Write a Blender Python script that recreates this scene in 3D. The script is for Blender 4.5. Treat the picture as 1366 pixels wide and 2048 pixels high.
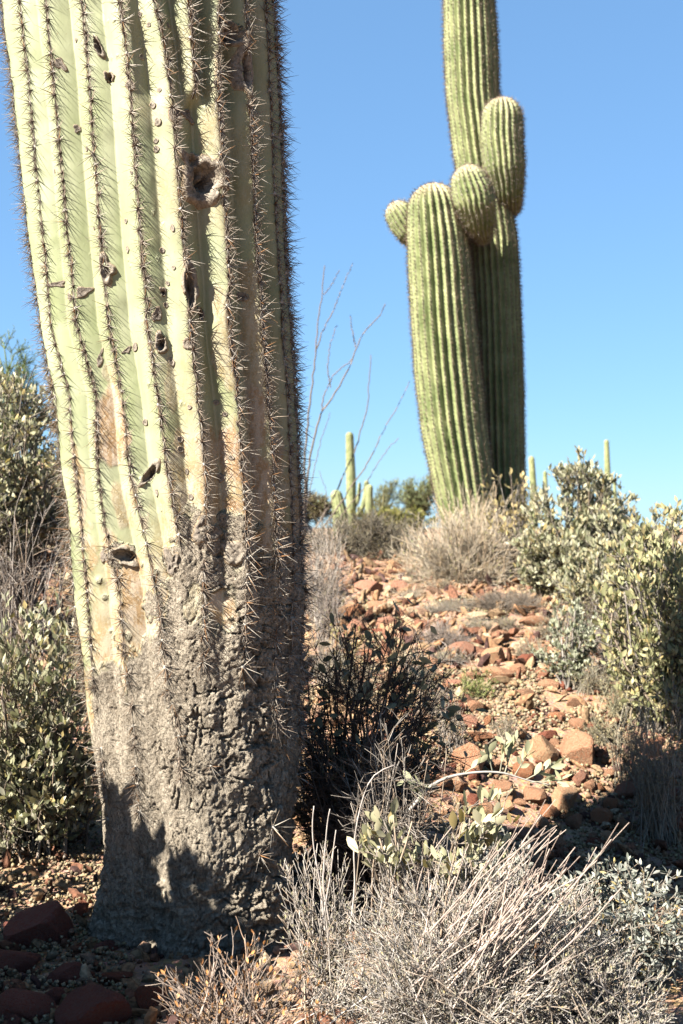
import bpy, math, random
import numpy as np
from mathutils import Vector, Matrix

for o in list(bpy.data.objects): bpy.data.objects.remove(o)
SC = bpy.context.scene
COL = SC.collection
random.seed(5)

# ------------------------------------------------------------------ camera, sky, sun, exposure
F, CX, CY, CZ = 2276.0, 683.0, 1024.0, 1.3        # focal length in photo pixels, centre, eye height
cam_d = bpy.data.cameras.new('camera'); cam = bpy.data.objects.new('camera', cam_d); COL.objects.link(cam)
cam.location = (0, 0, CZ); cam.rotation_euler = (math.radians(90), 0, 0)
cam_d.sensor_fit = 'VERTICAL'; cam_d.sensor_height = 36.0; cam_d.sensor_width = 24.0
cam_d.lens = 36.0 * F / 2048.0
cam_d.clip_start = 0.05; cam_d.clip_end = 6000
cam_d.dof.use_dof = True; cam_d.dof.focus_distance = 2.3; cam_d.dof.aperture_fstop = 7.1
SC.camera = cam

SUN_AZ, SUN_EL = math.radians(180 + 57), math.radians(41)    # clockwise from +Y
tosun = Vector((math.sin(SUN_AZ)*math.cos(SUN_EL), math.cos(SUN_AZ)*math.cos(SUN_EL), math.sin(SUN_EL)))
world = bpy.data.worlds.new('World'); SC.world = world; world.use_nodes = True
wn, wl = world.node_tree.nodes, world.node_tree.links
wn.clear()
sky = wn.new('ShaderNodeTexSky'); sky.sky_type = 'NISHITA'; sky.sun_disc = False
sky.sun_elevation = SUN_EL; sky.sun_rotation = SUN_AZ
sky.altitude = 800; sky.air_density = 1.0; sky.dust_density = 0.0; sky.ozone_density = 6.0
bg = wn.new('ShaderNodeBackground'); bg.inputs['Strength'].default_value = 0.10
wo = wn.new('ShaderNodeOutputWorld')
gm = wn.new('ShaderNodeGamma'); gm.inputs[1].default_value = .5
tn = wn.new('ShaderNodeMix'); tn.data_type = 'RGBA'; tn.blend_type = 'MULTIPLY'; tn.inputs[0].default_value = 1; tn.inputs[7].default_value = (.335, .498, .65, 1)
wl.new(sky.outputs[0], gm.inputs[0]); wl.new(gm.outputs[0], tn.inputs[6]); wl.new(tn.outputs[2], bg.inputs['Color']); wl.new(bg.outputs[0], wo.inputs['Surface'])

sl = bpy.data.lights.new('sun', 'SUN'); sl.energy = 5.0; sl.angle = math.radians(0.5); sl.color = (1.0, 0.93, 0.82)
so = bpy.data.objects.new('sun', sl); COL.objects.link(so); so.location = (-5, -3, 8)
so.rotation_euler = tosun.to_track_quat('Z', 'Y').to_euler()

SC.view_settings.view_transform = 'Standard'; SC.view_settings.look = 'None'
SC.view_settings.exposure = 2.8; SC.view_settings.gamma = 1.0; SC.view_settings.use_curve_mapping = False
try:
    SC.cycles.max_bounces = 5; SC.cycles.diffuse_bounces = 1; SC.cycles.glossy_bounces = 2
    SC.cycles.transmission_bounces = 3; SC.cycles.transparent_max_bounces = 4
except Exception: pass

# ------------------------------------------------------------------ helpers
def at(px, py, Y): return np.array([(px - CX) / F * Y, Y, CZ - (py - CY) / F * Y])
def sstep(x, a, b):
    t = np.clip((x - a) / (b - a), 0, 1); return t * t * (3 - 2 * t)

def hsh(ix, iy, iz, s=0):
    with np.errstate(over='ignore'):
        n = ix.astype(np.uint32) * np.uint32(374761393) + iy.astype(np.uint32) * np.uint32(668265263) + iz.astype(np.uint32) * np.uint32(2246822519) + np.uint32(s * 3266489917 % 4294967296)
        n = (n ^ (n >> np.uint32(13))) * np.uint32(1274126177); n = n ^ (n >> np.uint32(16))
    return (n & np.uint32(0xffffff)).astype(np.float64) / 16777215.0
def vnoise(p, s=0):
    i = np.floor(p).astype(np.int64); f = p - i; f = f * f * (3 - 2 * f)
    x, y, z = i[:, 0], i[:, 1], i[:, 2]; r = 0
    for dx in (0, 1):
        for dy in (0, 1):
            for dz in (0, 1):
                w = (f[:, 0] if dx else 1 - f[:, 0]) * (f[:, 1] if dy else 1 - f[:, 1]) * (f[:, 2] if dz else 1 - f[:, 2])
                r = r + w * hsh(x + dx, y + dy, z + dz, s)
    return r * 2 - 1
def fbm(p, o=4, s=0):
    r, a, t = 0, 1, 0
    for k in range(o):
        r = r + a * vnoise(p * 2**k + 17.3 * k, s + k); t += a; a *= .5
    return r / t
def voro(p, s=0):
    i = np.floor(p).astype(np.int64); d1 = np.full(len(p), 9.); d2 = d1.copy()
    for dx in (-1, 0, 1):
        for dy in (-1, 0, 1):
            cx, cy = i[:, 0] + dx, i[:, 1] + dy; z0 = np.zeros_like(cx)
            qx = cx + .1 + .8 * hsh(cx, cy, z0, s); qy = cy + .1 + .8 * hsh(cx, cy, z0, s + 7)
            d = np.hypot(qx - p[:, 0], qy - p[:, 1])
            m = d < d1; d2 = np.where(m, d1, np.minimum(d2, d)); d1 = np.where(m, d, d1)
    return d1, d2

def norm(v): return v / np.maximum(np.linalg.norm(v, axis=-1, keepdims=True), 1e-9)

class MB:
    """collects vertices and faces and links them as ONE mesh object"""
    def __init__(s): s.v = []; s.f = []; s.c = []; s.n = 0
    def add(s, v, faces, col=None):
        v = np.asarray(v, float).reshape(-1, 3)
        if not isinstance(faces, list): faces = [faces]
        for f in faces:
            if len(f): s.f.append(np.asarray(f, np.int64) + s.n)
        c = np.ones((len(v), 4))
        if col is not None: c[:, :3] = np.asarray(col)[..., :3]
        s.v.append(v); s.c.append(c); s.n += len(v)
    def mesh(s, name, mat, origin=(0, 0, 0), smooth=True):
        me = bpy.data.meshes.new(name)
        v = np.concatenate(s.v) - np.asarray(origin, float)
        me.vertices.add(len(v)); me.vertices.foreach_set('co', v.astype(np.float32).ravel())
        loops = np.concatenate([f.ravel() for f in s.f]); tot = np.concatenate([np.full(len(f), f.shape[1]) for f in s.f])
        st = np.concatenate([[0], np.cumsum(tot)[:-1]])
        me.loops.add(len(loops)); me.loops.foreach_set('vertex_index', loops.astype(np.int32))
        me.polygons.add(len(tot)); me.polygons.foreach_set('loop_start', st.astype(np.int32)); me.polygons.foreach_set('loop_total', tot.astype(np.int32))
        me.polygons.foreach_set('use_smooth', np.full(len(tot), smooth))
        a = me.color_attributes.new('Col', 'FLOAT_COLOR', 'POINT'); a.data.foreach_set('color', np.concatenate(s.c).astype(np.float32).ravel())
        me.materials.append(mat); me.update(calc_edges=True)
        return me
    def build(s, name, mat, parent=None, smooth=True, kind=None):
        if not s.n: return None
        org = np.array(parent_world(parent)) if parent else (0, 0, 0)
        o = bpy.data.objects.new(name, s.mesh(name, mat, org, smooth)); COL.objects.link(o)
        if parent: o.parent = parent
        if kind: o['kind'] = kind
        return o
def parent_world(p):
    v = Vector((0, 0, 0))
    while p is not None: v = v + p.location; p = p.parent
    return v
def thing(name, label, cat, loc, group=None):
    o = bpy.data.objects.new(name, None); COL.objects.link(o); o.location = [float(a) for a in loc]
    o.empty_display_size = .1
    o['label'] = label; o['category'] = cat
    if group: o['group'] = group
    return o
def tag(o, label, cat, group=None):
    o['label'] = label; o['category'] = cat
    if group: o['group'] = group
    return o
def inst(mb, tv, tf, T, R, S=None, col=None):
    """copies of template verts tv / faces tf: T (N,3), R (N,3,3) columns = axes, S (N,) scale"""
    N = len(T)
    if not N: return
    v = tv[None] if S is None else tv[None] * np.asarray(S)[:, None, None] if np.ndim(S) == 1 else tv[None] * np.asarray(S)[:, None, :]
    w = np.einsum('nij,nkj->nki', R, np.broadcast_to(v, (N,) + tv.shape)) + T[:, None]
    off = (np.arange(N) * len(tv))[:, None, None]
    fs = [(np.asarray(f)[None] + off).reshape(-1, np.asarray(f).shape[1]) for f in (tf if isinstance(tf, list) else [tf])]
    c = None
    if col is not None:
        c = np.repeat(np.asarray(col)[:, None, :], len(tv), 1).reshape(-1, 3)
    mb.add(w.reshape(-1, 3), fs, c)
def frames(d, up=None):
    d = norm(d); ref = np.where(np.abs(d[..., 2:3]) > .9, np.array([1., 0, 0]), np.array([0, 0, 1.]))
    a = norm(np.cross(d, ref)); b = np.cross(a, d); return a, b, d
def tubes(mb, P, R, sides=3, col=None):
    """P (N,K,3), R (N,K)"""
    N, K = P.shape[:2]
    if not N: return
    T = np.gradient(P, axis=1); a, b, _ = frames(T)
    ang = np.arange(sides) * 2 * np.pi / sides
    v = P[:, :, None] + R[:, :, None, None] * (np.cos(ang)[:, None] * a[:, :, None] + np.sin(ang)[:, None] * b[:, :, None])
    k = np.arange(K - 1)[:, None]; s = np.arange(sides)[None]; s2 = (s + 1) % sides
    q = np.stack([k * sides + s, k * sides + s2, (k + 1) * sides + s2, (k + 1) * sides + s], -1).reshape(-1, 4)
    q = (q[None] + (np.arange(N) * K * sides)[:, None, None]).reshape(-1, 4)
    c = None
    if col is not None:
        col = np.asarray(col, float)
        c = np.repeat(col[:, None], K * sides, 1).reshape(-1, 3) if col.ndim == 2 else np.tile(col, (N * K * sides, 1))
    fs = [q]
    if sides == 4 or (sides == 3 and K > 5):
        base = (np.arange(N) * K * sides)[:, None]
        fs.append(base + (K - 1) * sides + np.arange(sides)[None])
    mb.add(v.reshape(-1, 3), fs, c)
def resample(pts, K):
    pts = np.asarray(pts, float); d = np.concatenate([[0], np.cumsum(np.linalg.norm(np.diff(pts[:, :3], axis=0), axis=1))])
    # smooth cubic (Catmull-Rom like) through np.interp of finer averages
    t = np.linspace(0, d[-1], K); r = np.stack([np.interp(t, d, pts[:, k]) for k in range(pts.shape[1])], 1)
    for _ in range(2):
        r[1:-1] = .25 * r[:-2] + .5 * r[1:-1] + .25 * r[2:]
    return r

# ------------------------------------------------------------------ materials
def mat(name):
    m = bpy.data.materials.new(name); m.use_nodes = True; nt = m.node_tree; nt.nodes.clear()
    out = nt.nodes.new('ShaderNodeOutputMaterial'); b = nt.nodes.new('ShaderNodeBsdfPrincipled')
    nt.links.new(b.outputs[0], out.inputs[0]); b.inputs['Specular IOR Level'].default_value = .15
    return m, nt, b, out
def N(nt, t, **kw):
    n = nt.nodes.new('ShaderNode' + t)
    for k, v in kw.items():
        if k in n.inputs: n.inputs[k].default_value = v
        else: setattr(n, k, v)
    return n
def noise(nt, vec, scale, detail=4, rough=.55, dist=0.0):
    n = N(nt, 'TexNoise', Scale=scale, Detail=detail, Roughness=rough, Distortion=dist); nt.links.new(vec, n.inputs['Vector']); return n.outputs['Fac']
def ramp(nt, fac, stops):
    r = nt.nodes.new('ShaderNodeValToRGB'); nt.links.new(fac, r.inputs[0]); e = r.color_ramp.elements
    while len(e) < len(stops): e.new(.5)
    for k, (p, c) in enumerate(stops):
        e[k].position = p; e[k].color = (c, c, c, 1) if np.ndim(c) == 0 else tuple(c) + (1,)
    return r.outputs[0]
def mix(nt, fac, a, b, mode='MIX'):
    m = nt.nodes.new('ShaderNodeMix'); m.data_type = 'RGBA'; m.blend_type = mode
    for sock, v in ((m.inputs[0], fac), (m.inputs[6], a), (m.inputs[7], b)):
        if hasattr(v, 'is_output') or isinstance(v, bpy.types.NodeSocket): nt.links.new(v, sock)
        elif np.ndim(v) == 0: sock.default_value = v
        else: sock.default_value = tuple(v) + (1,)
    return m.outputs[2]
def mth(nt, op, a, b=0.0, clamp=False):
    m = nt.nodes.new('ShaderNodeMath'); m.operation = op; m.use_clamp = clamp
    for sock, v in ((m.inputs[0], a), (m.inputs[1], b)):
        if isinstance(v, bpy.types.NodeSocket): nt.links.new(v, sock)
        else: sock.default_value = v
    return m.outputs[0]
ALB = .66      # the photograph is exposed very brightly; surfaces keep modest real-world albedos
def setcol(nt, b, c): nt.links.new(mix(nt, 1.0, c, (ALB, ALB, ALB), 'MULTIPLY'), b.inputs['Base Color'])
def bump(nt, b, h, dist, strength=1.0, prev=None):
    n = N(nt, 'Bump', Strength=strength, Distance=dist); nt.links.new(h, n.inputs['Height'])
    if prev is not None: nt.links.new(prev.outputs[0], n.inputs['Normal'])
    nt.links.new(n.outputs[0], b.inputs['Normal']); return n
def objvec(nt):
    g = nt.nodes.new('ShaderNodeNewGeometry'); return g.outputs['Position']
def attr(nt, name='Col'):
    a = nt.nodes.new('ShaderNodeAttribute'); a.attribute_name = name; return a.outputs['Color']

def mat_leaf(name, trans=.25, rough=.5):
    m, nt, b, out = mat(name); c = mix(nt, 1.0, attr(nt), (.74, .70, .66), 'MULTIPLY')
    setcol(nt, b, c); b.inputs['Roughness'].default_value = rough
    t = nt.nodes.new('ShaderNodeBsdfTranslucent'); nt.links.new(mix(nt, 1.0, c, (.95 * ALB, ALB, .72 * ALB), 'MULTIPLY'), t.inputs[0])
    ms = nt.nodes.new('ShaderNodeMixShader'); ms.inputs[0].default_value = trans
    nt.links.new(b.outputs[0], ms.inputs[1]); nt.links.new(t.outputs[0], ms.inputs[2]); nt.links.new(ms.outputs[0], out.inputs[0])
    return m
def mat_col(name, rough=.85, nscale=60, amt=.35):
    m, nt, b, out = mat(name); c = attr(nt)
    n = ramp(nt, noise(nt, objvec(nt), nscale), [(.3, .54 * (1 - amt)), (.7, .54 * (1 + amt * .4))])
    setcol(nt, b, mix(nt, 1.0, c, n, 'MULTIPLY')); b.inputs['Roughness'].default_value = rough
    return m
M_leaf = mat_leaf('leaf', .3); M_tiny = mat_leaf('small_leaf', .15, .7)
M_twig = mat_col('twig'); M_spine = mat_col('spine', .6, 200, .2); M_far = mat_col('far_foliage', .8, 8, .4)
M_gravel = mat_col('gravel', .9, 90, .7)

def mat_rock():
    m, nt, b, out = mat('rock'); oi = nt.nodes.new('ShaderNodeObjectInfo')
    tc = nt.nodes.new('ShaderNodeTexCoord'); v = tc.outputs['Object']
    vm = N(nt, 'VectorMath', operation='ADD'); nt.links.new(v, vm.inputs[0]); nt.links.new(oi.outputs['Random'], vm.inputs[1]); v = vm.outputs[0]
    n1 = noise(nt, v, 14, 5, .6, .6); n2 = noise(nt, v, 90, 4, .65); w = N(nt, 'TexWave', Scale=9, Distortion=6, Detail=3); nt.links.new(v, w.inputs[0])
    c = mix(nt, ramp(nt, n1, [(.42, 0), (.62, 1)]), oi.outputs['Color'], mix(nt, 1.0, oi.outputs['Color'], (1.12, .62, .5), 'MULTIPLY'))
    c = mix(nt, mth(nt, 'MULTIPLY', w.outputs['Fac'], .3), c, mix(nt, 1.0, oi.outputs['Color'], (1.25, 1.15, 1.0), 'MULTIPLY'))
    c = mix(nt, ramp(nt, n2, [(.55, 0), (.75, .55)]), c, (.16, .075, .045))
    dk = noise(nt, v, 30, 3, .5, 1.5); c = mix(nt, ramp(nt, dk, [(.58, 0), (.68, .6)]), c, (.1, .06, .055))
    setcol(nt, b, c); b.inputs['Roughness'].default_value = .9
    p = bump(nt, b, n1, .014, 1.0); bump(nt, b, n2, .0015, .9, p)
    return m
M_rock = mat_rock()

def mat_ground():
    m, nt, b, out = mat('ground_soil'); v = objvec(nt)
    n1 = noise(nt, v, 2.2, 4); n2 = noise(nt, v, 45, 5, .7); n3 = noise(nt, v, 160, 3, .7)
    c = mix(nt, ramp(nt, n1, [(.4, 0), (.62, 1)]), (.22, .12, .065), (.32, .215, .13))
    vo = N(nt, 'TexVoronoi', Scale=70.0); nt.links.new(v, vo.inputs['Vector'])
    c = mix(nt, .28, c, mix(nt, .8, vo.outputs['Color'], (.26, .12, .07)), 'MIX')
    c = mix(nt, ramp(nt, n2, [(.45, 0), (.7, .5)]), c, (.28, .18, .105)); c = mix(nt, ramp(nt, n3, [(.55, 0), (.7, .5)]), c, (.12, .06, .04))
    setcol(nt, b, c); b.inputs['Roughness'].default_value = .95
    p = bump(nt, b, vo.outputs['Distance'], .006, .8); p = bump(nt, b, n2, .008, .8, p); bump(nt, b, n3, .002, .8, p)
    return m

def mat_trunk():
    # Col.r bark, Col.g tan patches, Col.b groove line / crest felt (0.5 none, 1 crest, 0 groove)
    m, nt, b, out = mat('saguaro_skin'); v = objvec(nt); sp = nt.nodes.new('ShaderNodeSeparateColor'); nt.links.new(attr(nt), sp.inputs[0])
    st = N(nt, 'Mapping'); st.inputs['Scale'].default_value = (1, 1, .35); nt.links.new(v, st.inputs[0]); sv = st.outputs[0]
    g = mix(nt, ramp(nt, noise(nt, sv, 14, 4, .55), [(.3, 0), (.7, 1)]), (.19, .215, .108), (.28, .295, .19))
    g = mix(nt, ramp(nt, noise(nt, v, 260, 2), [(.66, 0), (.74, .5)]), g, (.31, .30, .21))
    g = mix(nt, ramp(nt, noise(nt, v, 120, 3, .5), [(.7, 0), (.76, .6)]), g, (.2, .15, .075))
    t = mix(nt, ramp(nt, noise(nt, sv, 50, 5, .7), [(.44, 0), (.56, 1)]), (.35, .28, .21), (.26, .165, .085))
    t = mix(nt, ramp(nt, noise(nt, v, 150, 4, .7), [(.52, 0), (.62, .75)]), t, (.38, .325, .25))
    c = mix(nt, sp.outputs[1], g, t)
    crest = mth(nt, 'MULTIPLY', mth(nt, 'SUBTRACT', sp.outputs[2], .5), 2.0, True)
    gro = mth(nt, 'MULTIPLY', mth(nt, 'SUBTRACT', .5, sp.outputs[2]), 2.0, True)
    c = mix(nt, mth(nt, 'MULTIPLY', gro, .5), c, (.33, .32, .2))
    c = mix(nt, mth(nt, 'MULTIPLY', crest, ramp(nt, noise(nt, v, 90, 3), [(.3, .35), (.5, 1)])), c, mix(nt, ramp(nt, noise(nt, v, 220, 2), [(.4, 0), (.6, 1)]), (.03, .02, .013), (.10, .07, .045)))
    n1 = noise(nt, sv, 38, 6, .7); n2 = noise(nt, v, 170, 5, .75)
    vo = N(nt, 'TexVoronoi', feature='DISTANCE_TO_EDGE', Scale=62.0)
    wv = nt.nodes.new('ShaderNodeMixRGB'); wv.blend_type = 'ADD'; wv.inputs[0].default_value = .035
    nz = N(nt, 'TexNoise', Scale=45.0, Detail=3.0); nt.links.new(v, nz.inputs[0]); nt.links.new(sv, wv.inputs[1]); nt.links.new(nz.outputs['Color'], wv.inputs[2]); nt.links.new(wv.outputs[0], vo.inputs['Vector'])
    bk = mix(nt, ramp(nt, n1, [(.35, 0), (.65, 1)]), (.19, .158, .12), (.36, .312, .245))
    bk = mix(nt, ramp(nt, n2, [(.5, 0), (.66, .8)]), bk, (.43, .385, .315)); bk = mix(nt, ramp(nt, n2, [(.32, .85), (.45, 0)]), bk, (.055, .042, .032))
    v2 = N(nt, 'TexVoronoi', feature='DISTANCE_TO_EDGE', Scale=130.0); nt.links.new(wv.outputs[0], v2.inputs['Vector'])
    c = mix(nt, sp.outputs[0], c, bk)
    setcol(nt, b, c); nt.links.new(ramp(nt, sp.outputs[0], [(0, .5), (1, .95)]), b.inputs['Roughness'])
    crk = mth(nt, 'MULTIPLY', ramp(nt, vo.outputs['Distance'], [(0, 0), (.09, 1)]), sp.outputs[0])
    p = bump(nt, b, crk, .004, 1.0); p = bump(nt, b, mth(nt, 'MULTIPLY', ramp(nt, v2.outputs['Distance'], [(0, 0), (.08, 1)]), sp.outputs[0]), .0015, .8, p); p = bump(nt, b, mth(nt, 'MULTIPLY', n2, mth(nt, 'ADD', sp.outputs[0], mth(nt, 'MULTIPLY', sp.outputs[1], .25))), .007, 1.0, p)
    bump(nt, b, noise(nt, sv, 30, 3), .004, .25, p)
    return m
M_trunk = mat_trunk()
def mat_scar():
    m, nt, b, out = mat('corky_scar'); v = objvec(nt); c = attr(nt)
    n = noise(nt, v, 110, 5, .7, .5)
    k = mix(nt, 1.0, c, ramp(nt, n, [(.3, .2), (.65, .8)]), 'MULTIPLY'); setcol(nt, b, k); b.inputs['Roughness'].default_value = .9
    bump(nt, b, n, .003, 1.0); return m
M_scar = mat_scar()
def mat_stem():
    # Col.b : 1 at the crest felt, 0 in the groove
    m, nt, b, out = mat('saguaro_stem'); v = objvec(nt); sp = nt.nodes.new('ShaderNodeSeparateColor'); nt.links.new(attr(nt), sp.inputs[0])
    g = mix(nt, ramp(nt, noise(nt, v, 6, 4), [(.35, 0), (.65, 1)]), (.135, .17, .065), (.27, .295, .14))
    g = mix(nt, ramp(nt, noise(nt, v, 40, 3), [(.5, 0), (.75, .35)]), g, (.29, .30, .16))
    g = mix(nt, mth(nt, 'MULTIPLY', sp.outputs[2], .85), g, mix(nt, ramp(nt, noise(nt, v, 60, 2), [(.4, 0), (.6, 1)]), (.05, .035, .024), (.20, .165, .115)))
    g = mix(nt, sp.outputs[0], g, (.38, .28, .2))
    g = mix(nt, ramp(nt, noise(nt, v, 9, 5, .7, 1.0), [(.62, 0), (.72, .6)]), g, (.22, .17, .10))
    setcol(nt, b, g); b.inputs['Roughness'].default_value = .6
    bump(nt, b, noise(nt, v, 50, 3), .006, .4); return m
M_stem = mat_stem()

# ------------------------------------------------------------------ ground
HY = [-60, -5, 0, 1.2, 2.0, 2.7, 3.1, 3.7, 5, 6, 8, 10, 14, 30, 60, 200, 900, 3000]
HZ = [-3, .08, .22, .33, .395, .40, .425, .50, .665, .79, .97, 1.06, 1.0, .45, -.4, -4, -16, -45]
def hgt(X, Y):
    X = np.asarray(X, float); Y = np.asarray(Y, float)
    z = np.interp(Y, HY, HZ)
    z = z + .48 * sstep(-X, .55, 1.6) * sstep(Y, 2.9, 4.8) * (1 - sstep(Y, 9, 30))
    z = z - .10 * sstep(X, 1.2, 3.5) * sstep(Y, 3.5, 8)
    z = z - .15 * sstep(X, .05, .7) * sstep(Y, 2.3, 3.0) * (1 - sstep(Y, 3.35, 4.1))
    # hill at far left, falling off to the right
    z = z + 1.0 * sstep(-X, .3, 1.4) * sstep(Y, 11, 19) * (1 - sstep(Y, 26, 50))
    p = np.stack([X, Y, np.zeros_like(X)], -1).reshape(-1, 3)
    n = fbm(p * .9, 3, 3).reshape(X.shape) * .05 + fbm(p * 6, 3, 9).reshape(X.shape) * .012
    n = n * sstep(np.hypot(X + .3, Y - 2.4), .1, 1.2) * np.clip(1 + Y * .05, 1, 6)
    return z + n
def h1(x, y): return float(hgt(np.array([x]), np.array([y]))[0])
def grid_axis(lo, hi, step, far, g=1.12):
    a = list(np.arange(lo, hi, step)); s = step
    while a[-1] < far: s *= g; a.append(a[-1] + s)
    s = step; b = []
    x = lo
    while x > -far: s *= g; x -= s; b.append(x)
    return np.array(b[::-1] + a)
gx = grid_axis(-2.8, 3.0, .04, 3000); gy = grid_axis(1.2, 9.5, .04, 3000); gy = gy[gy > -60]
GX, GY = np.meshgrid(gx, gy); GZ = hgt(GX, GY)
nearw = ((np.abs(GX) < 4) & (GY < 10.5) & (GY > .5))
pp = np.stack([GX, GY, GZ * 0], -1).reshape(-1, 3)
GZ = GZ + np.where(nearw, (fbm(pp * 22, 3, 21) * .010).reshape(GX.shape), 0)
nx, ny = len(gx), len(gy); idx = np.arange(nx * ny).reshape(ny, nx)
q = np.stack([idx[:-1, :-1], idx[:-1, 1:], idx[1:, 1:], idx[1:, :-1]], -1).reshape(-1, 4)
mb = MB(); mb.add(np.stack([GX, GY, GZ], -1).reshape(-1, 3), q); mb.build('ground', mat_ground(), kind='structure')

# ------------------------------------------------------------------ foreground saguaro
YC = 2.5
EY = [-3500, -1500, -600, 0, 200, 400, 560, 700, 800, 900, 1000, 1100, 1200, 1300, 1400, 1500, 1600, 1700, 1800, 1900, 2000]
EL = [-260, -120, -40, 6, 32, 52, 72, 92, 108, 121, 133, 143, 152, 162, 174, 190, 205, 212, 203, 176, 150]
ER = [200, 400, 500, 548, 562, 570, 576, 588, 593, 598, 601, 604, 604, 601, 598, 590, 584, 580, 578, 576, 580]
yz = lambda y: CZ - (np.asarray(y, float) - CY) / F * YC
EZ = yz(EY)[::-1]
def cxr(Z):
    L = np.interp(Z, EZ, EL[::-1]); R = np.interp(Z, EZ, ER[::-1])
    return ((L + R) / 2 - CX) / F * YC, (R - L) / 2 / F * YC * .99
bul = lambda t: 1 - .14 * np.exp(-((t + .42) / .45) ** 2) + .13 * np.exp(-((t - .88) / .40) ** 2)
def s2s(px, py):
    """photo pixel -> (angle, height) on the trunk"""
    kx, ky = (px - CX) / F, (py - CY) / F; Z = CZ - ky * (YC - .25)
    tt = 0.0
    for _ in range(9):
        C, R = cxr(Z); R = R * float(bul(tt)); A = kx * kx + 1; B = kx * C + YC; D = max(B * B - A * (C * C + YC * YC - R * R), 0)
        t = (B - math.sqrt(D)) / A; Z = CZ - ky * t; tt = math.atan2(kx * t - C, YC - t)
    return math.atan2(kx * t - C, YC - t), float(Z)
RIBS = [
 [(5,0),(68,560),(75,645),(109,790),(120,935),(141,1055),(146,1181),(166,1318),(178,1450)],
 [(40,0),(96,560),(101,645),(138,790),(150,935),(164,1055),(173,1181),(185,1318),(196,1454),(210,1545),(216,1650)],
 [(91,0),(145,560),(152,645),(191,790),(196,935),(210,1055),(239,1181),(250,1318),(266,1454),(271,1545),(282,1650)],
 [(162,0),(180,170),(203,500),(217,645),(244,790),(258,935),(285,1055),(314,1181),(328,1318),(355,1454),(362,1560)],
 [(239,0),(262,200),(290,560),(292,645),(316,790),(333,935),(355,1055),(372,1181),(380,1300)],
 [(312,0),(345,200),(375,560),(379,645),(396,790),(410,935),(412,1050),(407,1181),(405,1318)],
 [(440,0),(436,200),(446,350),(461,560),(456,645),(476,790),(483,935),(493,1055),(493,1181),(487,1318)],
 [(492,0),(500,200),(520,560),(526,645),(536,790),(546,935),(550,1055),(560,1181),(555,1318),(552,1450)],
 [(530,0),(542,200),(560,560),(565,645),(575,790),(580,935),(584,1055),(586,1181),(580,1318),(575,1450)]]
R6 = [(378,0),(388,120),(390,200)]
def ribline(pts):
    a = sorted((s2s(*p)[::-1]) for p in pts); return np.array([p[0] for p in a]), np.array([p[1] for p in a])
RL = [ribline(p) for p in RIBS]; R6L = ribline(R6); Z6 = s2s(390, 206)[1]
ribth = lambda k, Z: np.interp(Z, RL[k][0], RL[k][1])
NB = 13
def crests(Z):
    c = [float(ribth(k, Z)) for k in range(len(RL))]; a, b = c[-1], c[0] + 2 * math.pi
    return c + [a + (b - a) * (j + 1) / (NB + 1) for j in range(NB)]
# bark edge traced on the photo
BE = [(150,1480),(180,1400),(200,1350),(215,1335),(245,1325),(290,1305),(330,1250),(345,1130),(370,1075),(400,1050),(450,1052),(500,1075),(550,1085),(598,1080)]
be = sorted(s2s(*p) for p in BE); BEt = np.array([p[0] for p in be]); BEz = np.array([p[1] for p in be])
TP = [(225,850,38,80,.95),(150,960,24,110,.8),(190,1130,45,90,.75),(270,1200,50,100,.9),(300,1060,40,70,.8),(350,960,16,60,.6),(362,880,14,40,.7),(420,930,26,130,.75),(470,940,28,150,1),
      (520,950,28,170,.9),(450,700,22,110,.55),(520,700,20,140,.6),(560,900,25,200,.8),(205,1290,40,60,.7),(390,1140,40,60,.8),(430,260,22,60,.45),(430,390,22,18,.7),(440,170,9,90,.75),(378,535,9,40,.8),
      (355,235,14,26,.7),(493,110,8,30,.7),(102,175,10,14,.4),(215,745,20,20,.5),(385,800,26,60,.5),(345,780,14,70,.5),(400,1000,24,50,.8),(250,1000,30,60,.6)]
tps = [(s2s(x, y), a, b, w) for x, y, a, b, w in TP]
HOLES = [(418,353,27,32,.030,0),(213,545,8,14,.004,0),(380,578,9,42,.016,0),(322,688,7,17,.012,-20),(296,948,8,24,.014,-50),(193,90,5,17,.010,15),(214,150,7,7,.012,0),
         (497,140,8,48,.018,0),(478,62,16,18,.02,0),(246,1113,22,13,.022,0),(326,583,4,5,.008,0),(407,625,6,12,.015,0),(395,325,12,22,.015,20)]
hol = [(s2s(x, y), a, b, d, math.radians(r)) for x, y, a, b, d, r in HOLES]
PXM = (YC - .25) / F         # metres per photo pixel on the trunk's face

DR = math.pi / 180
th = np.concatenate([np.arange(-96, 106, .62), np.arange(106, 263.9, 3.0)]) * DR
zf = np.concatenate([np.arange(.22, 1.32, .0027), np.arange(1.32, 2.50, .0045)]); zc = [2.5]
while zc[-1] < 4.95: zc.append(zc[-1] + .05)
Zr = np.concatenate([zf, zc]); nth, nz = len(th), len(Zr)
SURF = np.zeros((nz, nth)); GR = np.zeros((nz, nth)); CREST = np.zeros((nz, nth))
def rib_depth(c, R, scale):
    c = np.array(sorted(c)); cc = np.concatenate([c, [c[0] + 2 * math.pi]])
    t = (th - c[0]) % (2 * math.pi) + c[0]; j = np.clip(np.searchsorted(cc, t, side='right') - 1, 0, len(c) - 1)
    gap = cc[j + 1] - cc[j]; u = (t - cc[j]) / gap; s = 1 - np.abs(2 * u - 1)
    A = np.minimum(gap * R * (.19 + .36 * sstep(cc[j] + gap / 2, .1, .8)), .042) * scale
    dist = np.minimum(u, 1 - u) * gap * R
    return A * (s ** 1.45), dist, (1 - s) * gap * R / 2
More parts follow.
